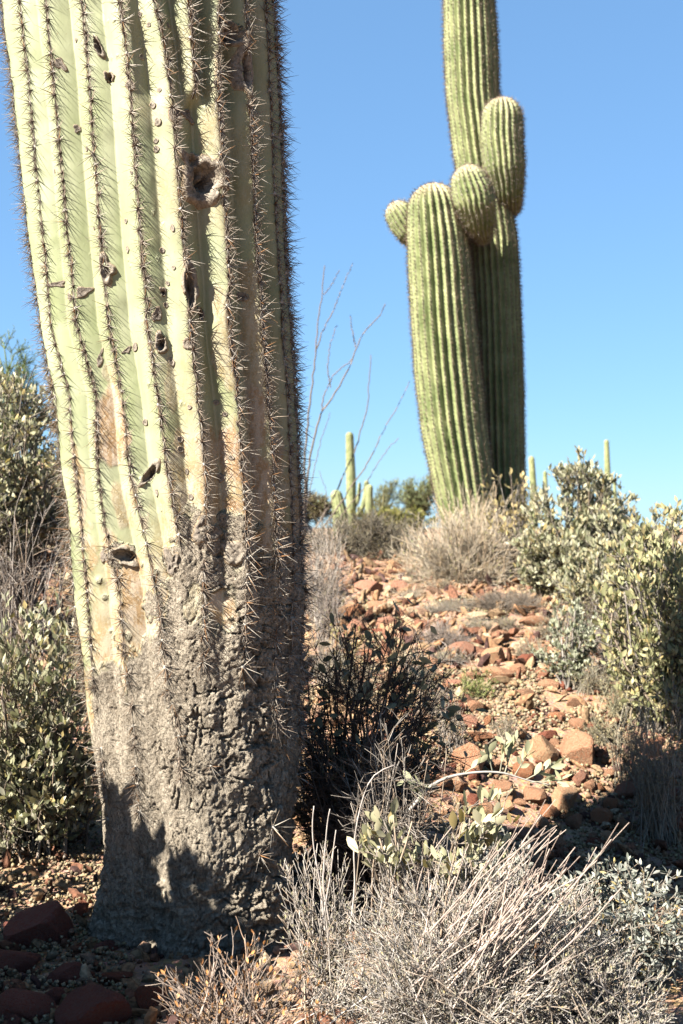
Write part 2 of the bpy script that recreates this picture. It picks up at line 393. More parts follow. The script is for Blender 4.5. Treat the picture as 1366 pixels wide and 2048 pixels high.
for i, Z in enumerate(Zr):
    C, R = cxr(Z); c = crests(Z)
    d, dc, dg = rib_depth(c, R, 1.0)
    w6 = float(sstep(Z, Z6 - .008, Z6 + .035))
    if w6 > 0:
        t6 = float(np.interp(Z, R6L[0], R6L[1])); d2, dc2, dg2 = rib_depth(c + [t6], R, 1.0)
        near = np.exp(-((th - t6) / .21) ** 4)
        d2 = np.where(np.abs(th - t6) < .4, d2 * 1.6, d2)
        d = d * (1 - w6) + d2 * w6; dc = dc2 if w6 > .5 else dc; dg = dg2 if w6 > .5 else dg
    SURF[i] = d; CREST[i] = dc; GR[i] = dg
TH, ZZ = np.meshgrid(th, Zr); CC, RR = cxr(ZZ); RR = RR * bul((TH + math.pi) % (2 * math.pi) - math.pi)
A3 = np.stack([np.sin(TH) * .27, -np.cos(TH) * .27, ZZ], -1).reshape(-1, 3)
SH = TH.shape
nzb = fbm(A3 * np.array([14, 14, 10]), 4, 31).reshape(SH)
tw = (TH + math.pi / 2) % (2 * math.pi) - math.pi / 2
Zb = np.interp(tw, BEt, BEz)
nfn = fbm(A3 * np.array([60, 60, 45]), 4, 33).reshape(SH)
bark = sstep(Zb + nzb * .10 + nfn * .055 - ZZ, -.012, .016)
bdeep = sstep(Zb - ZZ, -.05, .22)
for p, a, b, w in [(s2s(305,1215),26,30,1),(s2s(445,1215),30,45,-1),(s2s(390,1215),22,40,-.6),(s2s(235,1110),30,22,1),(s2s(350,1120),28,30,1),(s2s(470,1105),30,18,1)]:
    e = ((TH - p[0]) * RR / (a * PXM)) ** 2 + ((ZZ - p[1]) / (b * PXM)) ** 2 + nzb * 1.2 + nfn * 1.4
    m = 1 - sstep(e, .6, 1.25)
    bark = np.maximum(bark, m) if w > 0 else bark * (1 - m * abs(w))
tan = np.zeros(SH)
n2 = fbm(A3 * np.array([26, 26, 14]), 4, 57).reshape(SH)
for (t0, z0), a, b, w in tps:
    e = ((TH - t0) * RR / (a * PXM)) ** 2 + ((ZZ - z0) / (b * PXM)) ** 2
    tan = np.maximum(tan, w * (1 - sstep(e + n2 * 1.6 + nzb, .7, 1.15)))
tan = np.maximum(tan, (1 - sstep(ZZ - Zb, .03, .33)) * .8 * sstep(n2 + .15, -.1, .15))
tan = np.maximum(tan, .9 * (1 - sstep(ZZ - Zb, .0, .09)))
tan = np.maximum(tan, .35 * sstep(np.cos(TH - .55), .75, .98) * sstep(nzb, -.3, .3))
# broad skin undulations, horizontal creases
und = fbm(A3 * np.array([7, 7, 9]), 3, 71).reshape(SH) * .004 + fbm(A3 * np.array([4, 4, 30]), 2, 73).reshape(SH) * .0016
# bark relief: warped plates, furrows, lumps
u = TH * .25; P2 = np.stack([u, ZZ, u * 0], -1).reshape(-1, 3)
wx = fbm(P2 * 24, 3, 81); wy = fbm(P2 * 24 + 9, 3, 82)
def crack(sx, sy, seed, width, warp):
    p = np.stack([P2[:, 0] * sx + wx * warp, P2[:, 1] * sy + wy * warp], -1); a, b = voro(p, seed)
    return (1 - sstep(b - a, 0, width)).reshape(SH)
side = sstep(TH, -.15, .75)
def terr(f, n, e=.12):
    q_ = f * n; fl = np.floor(q_); return (fl + sstep(q_ - fl, 0, e)) / n
W3 = A3 + .012 * np.stack([fbm(A3 * 30, 3, 61), fbm(A3 * 30, 3, 62), fbm(A3 * 30, 3, 63)], -1)
fa = fbm(W3 * np.array([15, 15, 9]), 4, 64).reshape(SH); fb = fbm(W3 * np.array([38, 38, 26]), 4, 65).reshape(SH)
fc = fbm(W3 * np.array([24, 24, 8]), 3, 66).reshape(SH); fd = fbm(W3 * np.array([12, 12, 30]), 3, 67).reshape(SH); gate = fbm(A3 * 9, 3, 68).reshape(SH)
k1 = (1 - sstep(np.abs(fc), .006, .026)) * sstep(gate + side * .45, -.12, .12)
k2 = (1 - sstep(np.abs(fd), .005, .032)) * sstep(-gate + side * .25, -.05, .15)
k3 = crack(40, 26, 8, .10, 2.2) * sstep(fb + side * .4, .0, .25)
lum = fbm(A3 * 60, 4, 93).reshape(SH); lum2 = fbm(A3 * 19, 3, 94).reshape(SH)
lum3 = fbm(A3 * 130, 3, 96).reshape(SH)
brel = (1.05 + .15 * side) * (terr(fa, 5) * .009 * (.25 + 1.3 * side) + terr(fb, 4) * .0045 * (.4 + 1.1 * side) - .011 * k1 * (.6 + side) - .008 * k2 * (.7 + side) - .005 * k3 + lum2 * .003 * (.3 + side)) * (.15 + .85 * bdeep) + lum * .0015 + lum3 * .0022
ribfade = 1 - bark * .15 - .66 * sstep(Zb - ZZ, -.04, .22)
R = RR - SURF * ribfade + und + bark * brel
# corky knobs at the edge of the bark
rk = np.random.default_rng(3)
knob = np.zeros(SH)
for _ in range(22):
    kx_ = rk.uniform(165, 470); ky_ = rk.uniform(1110, 1330) if kx_ < 330 else rk.uniform(1060, 1260)
    t0, z0 = s2s(kx_, ky_); a = rk.uniform(.004, .010)
    e = (((TH - t0) * .25) ** 2 + (ZZ - z0) ** 2) / a ** 2; kk = np.exp(-e ** 1.5); R += kk * a * .35; knob = np.maximum(knob, kk)
ridg2 = 1 - np.abs(fbm(A3 * np.array([20, 20, 40]), 4, 98)).reshape(SH) * 4
bark = np.maximum(bark, sstep(knob + nfn, .45, 1.0) * .6)
for (t0, z0), a, b, d, r in hol:
    X_ = (TH - t0) * RR; Y_ = ZZ - z0; x2 = X_ * math.cos(r) + Y_ * math.sin(r); y2 = -X_ * math.sin(r) + Y_ * math.cos(r)
    e = (x2 / (a * PXM)) ** 2 + (y2 / (b * PXM)) ** 2 + nzb * .5
    R -= d * (1 - sstep(e, .35, 1.0)); bark = np.maximum(bark, 1 - sstep(e, .9, 1.25)); R += .003 * np.exp(-(e - 1.2) ** 2 * 6)
foot = 1 - sstep(ZZ, .40, .68)
R = R + foot * (.028 * fbm(np.stack([np.sin(TH) * 2.2, np.cos(TH) * 2.2, ZZ * 2], -1).reshape(-1, 3), 3, 97).reshape(SH) + .009 * ridg2)
# buttress flare at the foot, dome on top
topf = np.clip((5.0 - ZZ) / .35, 0, 1); R = R * np.where(ZZ > 4.65, np.sqrt(np.clip(1 - (1 - topf) ** 2, 0.0004, 1)), 1)
RS = R
def surf(t, z, off=0.0):
    """point on the real trunk surface, and its outward direction"""
    t = np.atleast_1d(np.asarray(t, float)); z = np.atleast_1d(np.asarray(z, float))
    t2 = (t - th[0]) % (2 * math.pi) + th[0]
    i = np.clip(np.interp(z, Zr, np.arange(nz)), 0, nz - 1.001); j = np.clip(np.interp(t2, th, np.arange(nth)), 0, nth - 1.001)
    i0, j0 = i.astype(int), j.astype(int); fi, fj = i - i0, j - j0
    r = RS[i0, j0] * (1 - fi) * (1 - fj) + RS[i0 + 1, j0] * fi * (1 - fj) + RS[i0, j0 + 1] * (1 - fi) * fj + RS[i0 + 1, j0 + 1] * fi * fj + off
    C, _ = cxr(z); d = np.stack([np.sin(t), -np.cos(t), t * 0], -1)
    return np.stack([C + r * np.sin(t), YC - r * np.cos(t), z], -1), d
V = np.stack([CC + R * np.sin(TH), YC - R * np.cos(TH), ZZ], -1)
mask = np.zeros(SH + (3,)); mask[..., 0] = bark; mask[..., 1] = tan * (1 - bark)
mask[..., 2] = .5 + .5 * (1 - sstep(CREST + n2 * .003, .0012, .0052)) * (1 - bark) - .5 * (1 - sstep(GR, .0005, .0028)) * (CREST > .012) * (1 - bark)
idx = np.arange(nz * nth).reshape(nz, nth); nxt = np.roll(idx, -1, axis=1)
q = np.stack([idx[:-1], nxt[:-1], nxt[1:], idx[1:]], -1).reshape(-1, 4)
SAG = thing('saguaro', 'huge weathered saguaro trunk close up, pale green ribs above cracked grey bark', 'cactus', (cxr(.42)[0], YC, .40))
mb = MB(); mb.add(V.reshape(-1, 3), [q, idx[-1][None]], mask.reshape(-1, 3)); mb.build('trunk', M_trunk, SAG)

# scars: corky rings and lined holes laid on the skin
SC_ = [(146,77,5,5,0,1),(119,126,9,13,0,0),(146,255,10,10,0,0),(260,171,10,12,0,1),(214,150,12,13,0,2),(193,90,9,23,15,2),(169,296,5,5,0,1),(305,205,6,8,0,1),(315,240,7,9,0,1),(312,277,5,6,0,1),(313,294,6,8,0,1),
 (345,455,4,8,0,1),(324,497,6,7,0,1),(251,497,5,8,0,1),(248,439,5,6,0,1),(279,19,4,7,0,1),(283,107,5,7,0,1),(297,45,4,5,0,1),(340,46,4,6,0,1),(319,177,4,5,0,1),(347,534,4,5,0,1),(213,540,19,33,0,2),
 (137,593,7,9,0,1),(326,583,7,10,0,2),(331,607,5,6,0,1),(335,564,4,5,0,1),(314,630,9,16,-15,0),(322,688,15,28,-20,2),(377,686,12,14,0,1),(343,722,6,9,0,1),(265,692,8,11,-30,1),(249,700,12,5,20,0),(193,714,6,18,-20,0),
 (286,843,8,8,0,1),(360,878,7,8,0,1),(361,898,8,8,0,1),(382,994,5,7,0,1),(448,955,8,10,0,1),(374,942,4,7,0,1),(379,814,4,5,0,1),(294,950,12,32,-50,2),(380,576,16,50,0,2),(407,625,8,16,0,2),(111,567,17,6,0,0),(163,582,16,8,20,0),
 (465,915,5,5,0,1),(454,828,4,5,0,1),(440,803,5,6,0,1),(418,353,40,46,0,3),(497,140,14,58,0,2),(478,62,20,22,0,2),(246,1113,30,20,0,2),(350,230,9,19,0,0),(381,225,11,12,0,0),(395,322,18,30,25,2),(185,455,3,4,0,1),(262,345,3,4,0,1),
 (100,340,3,5,0,1),(475,490,5,6,0,1),(498,590,8,10,0,1),(470,1105,22,26,0,1),(205,1108,14,20,0,0),(344,1125,18,24,0,0),(412,1060,24,26,0,0),(236,768,4,10,0,0),(310,985,5,9,0,1)]
rs = np.random.default_rng(11)
for (px, py, a, b, rot, kind) in SC_:
    t0, z0 = s2s(px, py); big = max(a, b) > 20; NR, NA = (11, 34) if big else (7, 18)
    rho = np.linspace(0.02, 1.12, NR); an = np.arange(NA) * 2 * math.pi / NA
    RH, AN = np.meshgrid(rho, an, indexing='ij'); sd = rs.integers(1000)
    jit = 1 + (.42 if kind != 1 else .14) * fbm(np.stack([np.cos(AN) * 1.4, np.sin(AN) * 1.4, RH * 0 + sd], -1).reshape(-1, 3), 2, sd % 97).reshape(AN.shape) * 2
    if kind == 0: jit = jit * (1 + .25 * np.cos(3 * AN + sd))
    r = math.radians(rot); xx = a * PXM * RH * jit * np.cos(AN); yy = b * PXM * RH * jit * np.sin(AN)
    X_ = xx * math.cos(r) - yy * math.sin(r); Y_ = xx * math.sin(r) + yy * math.cos(r)
    sz = min(a, b) * PXM
    hgtp = {1: .20, 0: .16, 2: .28, 3: .20}[kind] * sz * np.exp(-((RH - .78) / .2) ** 2) + (.10 * sz * (RH < .35) if kind == 1 else 0)
    hgtp = hgtp + fbm(np.stack([X_ * 160, Y_ * 160, X_ * 0 + sd], -1).reshape(-1, 3), 3, 5).reshape(RH.shape) * sz * (.28 if kind != 1 else .12) * (RH < .95)
    hgtp = hgtp + .0012 - .006 * sstep(RH, .95, 1.12)
    P, D = surf((t0 + X_ / .26).ravel(), (z0 + Y_).ravel()); P = P + D * hgtp.reshape(-1, 1)
    base = np.array([.36, .31, .25]) if kind != 0 else np.array([.27, .23, .19])
    dark = np.array([.07, .05, .035]); wd = (1 - sstep(RH, .1, .5)) * {1: .45, 0: .35, 2: .9, 3: .8}[kind]
    tanr = sstep(RH, .86, .98); colr = base * (1 - wd[..., None]) + dark * wd[..., None]
    colr = colr * (1 - tanr[..., None] * .7) + np.array([.5, .36, .2]) * tanr[..., None] * .7
    idx = np.arange(NR * NA).reshape(NR, NA); nx_ = np.roll(idx, -1, 1)
    q = np.stack([idx[:-1], idx[1:], nx_[1:], nx_[:-1]], -1).reshape(-1, 4)
    mb = MB(); mb.add(P, [q, idx[0][::-1][None]], colr.reshape(-1, 3)); o = mb.build('scar', M_scar, SAG)
    if (px, py) == (418, 353): o['label'] = 'large dark woodpecker hole with curled corky rim'

# spine clusters
def spine_cluster(seed, n=18, L=.034):
    r = np.random.default_rng(seed); mb = MB(); V_ = []; 
    d = np.zeros((n, 3)); ph = r.uniform(0, 2 * math.pi) + np.arange(n) * 2.4
    el = np.where(np.arange(n) < n * .3, r.uniform(.7, 1.3, n), r.uniform(.12, .7, n))
    d[:, 0] = np.cos(ph) * np.cos(el); d[:, 1] = np.sin(ph) * np.cos(el) - .12; d[:, 2] = np.sin(el)
    d = norm(d); ln = L * r.uniform(.5, 1.15, n) * np.where(np.arange(n) < n * .3, 1.05, .85)
    t = np.array([0, 1.0]); P = d[:, None] * (ln[:, None] * t)[..., None]; P[:, :, 1] -= (t ** 2 * .08 * ln[:, None])
    Rd = np.array([.0010, .00016])[None] * r.uniform(.75, 1.25, n)[:, None]
    base = np.array([.40, .32, .25]) * r.uniform(.5, 1.4, (n, 1)); base[r.random(n) < .35] = (.6, .54, .46)
    base[r.random(n) < .14] = (.42, .22, .1)
    tubes(mb, P, Rd, 3, base)
    # felted areole
    k = 6; an = np.arange(k) * 2 * math.pi / k
    ring = np.stack([np.cos(an) * .0042, np.sin(an) * .0055, an * 0], -1); ring2 = ring * .7 + np.array([0, 0, .003]); tip = np.array([[0, 0, .0045]])
    v = np.concatenate([ring, ring2, tip]); i = np.arange(k); j = (i + 1) % k
    c = np.array([.58, .54, .47]) if seed % 3 == 0 else np.array([.14, .10, .07])
    mb.add(v, [np.stack([i, j, j + k, i + k], -1), np.stack([i + k, j + k, i * 0 + 2 * k], -1)], c)
    return mb
SPV = [spine_cluster(100 + k, n=12 + (k % 4) * 3, L=.030 + .004 * (k % 3)) for k in range(9)]
SPM = [m_.mesh('spine_cluster', M_spine) for m_ in SPV]
cl = []
rs = np.random.default_rng(21)
zend = {0: 1380, 1: 1640, 2: 1640, 3: 1560, 4: 1080, 5: 1345, 6: 1350, 7: 1470, 8: 1500}
def place_row(tfun, z0, z1):
    z = z1
    while z > z0:
        t = float(tfun(z)); bk = float(np.interp(t if t < 1.6 else t - 2 * math.pi, BEt, BEz))
        if not (z < bk and rs.random() < .15): cl.append((t + rs.normal(0, .006), z, z < bk))
        z -= rs.uniform(.016, .0245) * (.95 if t > .2 else 1.05)
for k in range(9): place_row(lambda z, k=k: ribth(k, z), s2s(RIBS[k][0][0] if 0 else np.interp(zend[k], [p[1] for p in RIBS[k]], [p[0] for p in RIBS[k]]), zend[k])[1], 2.75)
place_row(lambda z: np.interp(z, R6L[0], R6L[1]), Z6 + .012, 2.75)
for k in range(NB): place_row(lambda z, k=k: crests(z)[9 + k], float(yz(rs.uniform(1350, 1600))), 2.75)
for _ in range(4):
    t0, z0 = s2s(rs.uniform(260, 560), rs.uniform(1350, 1720)); cl.append((t0, z0, True))
cl = np.array(cl); bigh = [(p, max(a, b) * PXM) for p, a, b, d, r in hol]
keep = np.ones(len(cl), bool)
for (t0, z0), s_ in bigh: keep &= ~(np.hypot((cl[:, 0] - t0) * .26, cl[:, 1] - z0) < s_ * .8)
cl = cl[keep]
P, D = surf(cl[:, 0], cl[:, 1], -.001)
up = np.tile([0, 0, 1.], (len(P), 1)); side_ = np.cross(up, D); RM = np.stack([side_, up, D], -1)
ang = rs.normal(0, .25, len(P)); ca, sa = np.cos(ang), np.sin(ang)
RM = np.stack([RM[..., 0] * ca[:, None] + RM[..., 1] * sa[:, None], RM[..., 1] * ca[:, None] - RM[..., 0] * sa[:, None], RM[..., 2]], -1)
scl = rs.uniform(.72, 1.12, len(P)) * np.where(cl[:, 2] > 0, 1.12, 1) * np.where(cl[:, 0] > .35, 1.12, 1.0)
pxv = CX + P[:, 0] / P[:, 1] * F; pyv = CY - (P[:, 2] - CZ) / P[:, 1] * F
facing = (D * (np.array([0, 0, CZ]) - P)).sum(1) > -.25
vis = (pyv > 5) & (pyv < 2040) & (pxv > 5) & facing
order = np.argsort(np.where(vis, np.linalg.norm(P - [0, 0, CZ], axis=1), 99))
first = set(order[:300].tolist()); org = np.array(SAG.location); rest = [MB() for _ in range(9)]
allm = MB(); vr = rs.integers(0, 9, len(P))
for i in range(len(P)):
    if i in first:
        o = bpy.data.objects.new('spine_cluster', SPM[vr[i]]); COL.objects.link(o); o.parent = SAG
        m4 = Matrix(RM[i].tolist()).to_4x4() @ Matrix.Scale(float(scl[i]), 4); m4.translation = Vector((P[i] - org).tolist()); o.matrix_basis = m4
for k in range(9):
    sel = np.array([i for i in range(len(P)) if vr[i] == k and i not in first], int)
    if not len(sel): continue
    tv = np.concatenate(SPV[k].v); N_ = len(sel)
    fs = {}
    for f in SPV[k].f: fs.setdefault(f.shape[1], []).append(f)
    before = allm.n; inst(allm, tv, [np.concatenate(f) for f in fs.values()], P[sel], RM[sel], scl[sel])
    allm.c[-1][:] = np.tile(np.concatenate(SPV[k].c), (N_, 1))
allm.build('spines', M_spine, SAG, kind='stuff')

# ------------------------------------------------------------------ ribbed stems of the other saguaros
def stem(parent, name, pts, nrib=20, K=90, dome=True, seg=6, depth=.17, spines=True, seed=0, foot=False, spl=.032, twist=0.0, felt=True):
    """pts: list of (x px, y px, half width px, Y) bottom to top"""
    w = np.array([list(at(p[0], p[1], p[3])) + [p[2] / F * p[3]] for p in pts]); c = resample(w, K)
    C, R = c[:, :3], c[:, 3].copy()
    L = np.concatenate([[0], np.cumsum(np.linalg.norm(np.diff(C, axis=0), axis=1))])
    # add dome rows
    Lt = L[-1]; r1 = R[-1]; tdn = norm(C[-1] - C[-4])
    ks = np.sin(np.linspace(0, 1, 12)[1:] * math.pi / 2)
    C = np.concatenate([C, C[-1] + tdn * (ks * r1 * 1.05)[:, None]]); R = np.concatenate([R, r1 * np.sqrt(np.maximum(1 - ks ** 2, .0006))])
    if not foot:
        tdb = norm(C[0] - C[3]); r0 = R[0]; kb = ks[::-1]
        C = np.concatenate([C[0] + tdb * (kb * r0)[:, None], C]); R = np.concatenate([r0 * np.sqrt(np.maximum(1 - kb ** 2, .0006)), R])
    T = norm(np.gradient(C, axis=0)); X0 = np.array([1., 0, 0]); a = norm(X0 - T * (T @ X0)[:, None]); b = np.cross(T, a)
    n = nrib * seg; an = np.arange(n) * 2 * math.pi / n
    ph = (an * nrib / (2 * math.pi)) % 1; s = 1 - np.abs(2 * ph - 1)
    rng = np.random.default_rng(seed)
    rr = R[:, None] * (1 - depth * s[None] ** 1.3)
    q3 = np.stack([np.cos(an)[None] + C[:, 2:3] * 0, np.sin(an)[None] + C[:, 2:3] * 0, C[:, 2:3] * 3 + an[None] * 0], -1).reshape(-1, 3)
    rr = rr * (1 + .03 * fbm(q3 * np.array([1.5, 1.5, 2]) + seed, 3, seed).reshape(rr.shape))
    tw = twist * np.linspace(0, 1, len(C))
    co, si = np.cos(an[None] + tw[:, None])[..., None], np.sin(an[None] + tw[:, None])[..., None]
    V = C[:, None] + rr[..., None] * (co * a[:, None] + si * b[:, None])
    colr = np.zeros(V.shape); colr[..., 2] = (s < .2)[None] * 1.0
    tipm = sstep(np.arange(len(C)), len(C) - 11, len(C) - 3)
    if dome and spines: colr[..., 0] = tipm[:, None] * .8
    idx = np.arange(V.shape[0] * n).reshape(V.shape[0], n); nx_ = np.roll(idx, -1, 1)
    q = np.stack([idx[:-1], nx_[:-1], nx_[1:], idx[1:]], -1).reshape(-1, 4)
    mb = MB(); mb.add(V.reshape(-1, 3), [q, idx[-1][None], idx[0][::-1][None]], colr.reshape(-1, 3)); o = mb.build(name, M_stem, parent)
    if spines:
        LL = np.concatenate([[0], np.cumsum(np.linalg.norm(np.diff(C, axis=0), axis=1))]); st = np.arange(.01, LL[-1], .026)
        Pn = []; Dn = []; Tn = []
        for k in range(nrib):
            t = np.interp(st + rng.uniform(0, .02), LL, np.arange(len(C))); i0 = np.clip(t.astype(int), 0, len(C) - 2); f = (t - i0)[:, None]
            j = k * seg; p = V[i0, j] * (1 - f) + V[i0 + 1, j] * f; cc = C[i0] * (1 - f) + C[i0 + 1] * f
            Pn.append(p); d = norm(p - cc); Dn.append(d); Tn.append(T[i0])
        Pn = np.concatenate(Pn); Dn = np.concatenate(Dn); Tn = np.concatenate(Tn)
        nearb = (Dn[:, 1] < .3); Pn, Dn, Tn = Pn[nearb], Dn[nearb], Tn[nearb]
        ns = 6; rep = np.repeat(np.arange(len(Pn)), ns); m = len(rep); S = np.cross(Dn, Tn)
        dd = norm(Dn[rep] * rng.uniform(.3, 1.1, (m, 1)) + S[rep] * rng.normal(0, .6, (m, 1)) + Tn[rep] * rng.normal(-.1, .55, (m, 1)))
        ln = spl * rng.uniform(.4, 1.1, m); PP = Pn[rep][:, None] + dd[:, None] * (ln[:, None] * np.array([0, 1.0]))[..., None]
        Rd = np.array([[.0016, .0003]]).repeat(m, 0)
        sc_ = np.array([.25, .17, .11]) * rng.uniform(.5, 1.4, (m, 1)); lt = rng.random(m) < (.3 if K < 60 else .12); sc_[lt] = (.6, .52, .42)
        sp_ = MB(); tubes(sp_, PP, Rd, 3, sc_)
        # pale felt dots
        ov = np.array([[1, 0, 0], [-1, 0, 0], [0, 1, 0], [0, -1, 0], [0, 0, 1]]) * .0055; of = np.array([[0, 2, 4], [2, 1, 4], [1, 3, 4], [3, 0, 4]])
        inst(sp_, ov, of, Pn, np.stack([S, Tn, Dn], -1), None, np.tile([.80, .74, .62] if K < 60 else [.34, .28, .2], (len(Pn), 1)) * rng.uniform(.4, 1.1, (len(Pn), 1)))
        sp_.build('spines', M_spine, o, kind='stuff')
    return o
B = thing('saguaro', 'tall saguaro with clustered stubby arms standing behind straw clump on the slope', 'cactus', at(960, 1130, 8.2), None)
stem(B, 'trunk', [(1008,1130,46,8.14),(1002,980,48,8.14),(998,800,50,8.14),(992,600,49,8.14),(985,480,50,8.14),(972,400,50,8.14),(958,300,52,8.14),(946,200,53,8.14),(942,100,54,8.14),(938,0,51,8.14),(934,-300,48,8.14),(930,-700,44,8.14)], 24, 230, seed=1, foot=True)
stem(B, 'stem', [(955,1150,52,7.85),(942,1060,55,7.85),(926,960,62,7.85),(908,850,66,7.85),(896,740,67,7.85),(887,640,65,7.85),(880,540,64,7.85),(874,470,61,7.85),(869,425,55,7.85)], 24, 130, seed=2, foot=True, twist=.1)
stem(B, 'arm', [(1020,410,24,8.1),(1015,380,33,8.0),(1009,330,41,7.95),(1004,280,43,7.95),(1004,240,42,7.95)], 22, 46, seed=3)
stem(B, 'arm', [(966,470,20,7.8),(958,440,34,7.7),(950,405,42,7.65),(943,380,41,7.65),(940,370,38,7.65)], 22, 40, seed=4)
stem(B, 'arm', [(842,492,18,8.15),(822,466,28,8.1),(806,442,31,8.1),(800,432,29,8.1)], 20, 34, seed=5)

def small_saguaro(label, stems, group=None, ribs=14):
    x, y, w, Y = stems[0][1][0]; o = thing('saguaro', label, 'cactus', at(x, y, Y), group)
    for k, (nm, pts) in enumerate(stems): stem(o, nm, pts, ribs, 26, spines=False, seg=4, seed=k + 3, foot=(k == 0), depth=.16)
G = 'small far saguaros on the ridge'
small_saguaro('distant slim saguaro with two upturned arms between ocotillo canes', [('trunk', [(703,1075,10,36),(702,960,10,36),(699,872,8,36)]), ('arm', [(716,1030,5,35.6),(726,1012,5,35.6),(733,985,6,35.6),(733,966,5,35.6)]), ('arm', [(708,1015,4,36.4),(716,1000,4,36.4),(718,985,4,36.4),(719,968,3,36.4)])], G)
small_saguaro('distant squat saguaro left of the slim armed one', [('trunk', [(684,1090,16,30),(680,1030,16,30),(673,992,12,30)])], G)
small_saguaro('short armless saguaro column just right of the slim armed one', [('trunk', [(738,1080,8,34),(738,1020,8,34),(739,976,7,34)])], G)
small_saguaro('very small saguaro column half behind the squat one', [('trunk', [(690,1075,6,40),(688,1040,6,40),(686,1020,5,40)])], G)
small_saguaro('distant saguaro column touching the tall saguaro at its right', [('trunk', [(1070,1060,7,42),(1067,980,7,42),(1063,918,6,42)])], G)
small_saguaro('short distant saguaro peeking above bush, second from the tall one', [('trunk', [(1094,1060,5,46),(1092,1000,5,46),(1090,946,4,46)])], G)
small_saguaro('farthest slim saguaro standing alone above the right bushes', [('trunk', [(1219,1060,7,44),(1216,980,7,44),(1213,884,5,44)])], G)
small_saguaro('tiny saguaro tip beside the farthest slim saguaro', [('trunk', [(1232,1060,4,48),(1230,1000,4,48),(1229,962,3,48)])], G)

# ------------------------------------------------------------------ ocotillo
OC = thing('ocotillo', 'leafless ocotillo with thin branching wands rising from behind the trunk', 'ocotillo', at(612, 1075, 11))
s_ = .5754; cv = lambda L: [(580 + x * s_, 520 + y * s_) for x, y in L]
CN = [([(50,960),(52,820),(50,680),(60,580),(75,450),(90,330),(95,230),(105,160),(120,110),(112,70),(120,20)], 3.4, 1.2), ([(90,320),(120,230),(150,180),(175,110),(200,50),(218,12)], 1.8, 1),
 ([(120,120),(150,80),(170,35)], 1.3, .9), ([(45,960),(60,760),(85,610),(110,530),(150,470),(190,410),(220,340),(235,290),(265,235),(310,205),(330,150)], 3.4, 1.2), ([(228,305),(215,240),(210,190)], 1.6, 1),
 ([(110,530),(115,480),(150,400),(215,345)], 1.8, 1.2), ([(140,440),(130,370),(140,290),(165,225)], 1.6, 1), ([(60,980),(150,830),(205,710),(235,640),(245,590),(270,520),(275,430),(282,330)], 2.4, 1.1),
 ([(70,990),(160,870),(225,770),(280,690),(330,580),(380,500),(415,420)], 2.3, 1), ([(100,990),(250,800),(310,700),(350,640),(380,620)], 1.6, .9), ([(50,900),(80,740),(110,620),(140,530)], 1.5, .8),
 ([(90,1000),(120,880),(125,800),(100,730)], 1, .7), ([(60,980),(40,900),(20,860)], 1.2, .8)]
for k, (L, r0, r1) in enumerate(CN):
    Y = 11 + .25 * math.sin(k * 2.1); p = np.array([at(x, y, Y) for x, y in cv(L)]); c = resample(p, 40); c += np.random.default_rng(k).normal(0, .004, c.shape)
    mb = MB(); tubes(mb, c[None], np.linspace(r0, r1, 40)[None] / F * Y * .8, 5, np.array([.26, .21, .17])); mb.build('cane', M_twig, OC)

# ------------------------------------------------------------------ shrubs
SV = np.array([[0,0,0],[.23,.045,.52],[-.23,.045,.52],[0,-.01,.5],[0,.03,1.04]]); ST_ = [np.array([[0,1,3],[0,3,2],[3,1,4],[3,4,2]])]
LV = np.array([[0,0,0],[.17,.035,.3],[-.17,.035,.3],[0,-.015,.3],[.23,.05,.62],[-.23,.05,.62],[0,-.01,.62],[.12,.03,.9],[-.12,.03,.9],[0,.03,1.04]])
LT = [np.array([[0,1,3],[0,3,2],[7,9,8]]), np.array([[1,4,6,3],[3,6,5,2],[4,7,8,6]]), np.array([[6,8,5]])]
LT[1] = np.array([[1,4,6,3],[3,6,5,2]]); LT = [np.array([[0,1,3],[0,3,2],[7,9,8],[4,7,6],[6,7,8],[6,8,5]]), LT[1]]
def walk(S, D, L, K, wob, rng, lift=0.0):
    """polylines from S along D, length L"""
    n = len(S); P = np.zeros((n, K, 3)); P[:, 0] = S; d = norm(D.copy()); st = (L / (K - 1))[:, None]
    for k in range(1, K):
        d = norm(d + rng.normal(0, wob, (n, 3)) + np.array([0, 0, lift])); P[:, k] = P[:, k - 1] + d * st
    return P
def child(P, n, rng, t0, t1, out, spread, cen, up=.15):
    N_, K = P.shape[:2]; rep = np.repeat(np.arange(N_), n); t = rng.uniform(t0, t1, len(rep)) * (K - 1.001); i = t.astype(int); f = (t - i)[:, None]
    S = P[rep, i] * (1 - f) + P[rep, i + 1] * f; Tn = norm(P[rep, i + 1] - P[rep, i])
    D = Tn * .6 + norm(S - cen) * out + norm(rng.normal(0, 1, S.shape)) * spread + np.array([0, 0, up]); return S, norm(D), rep
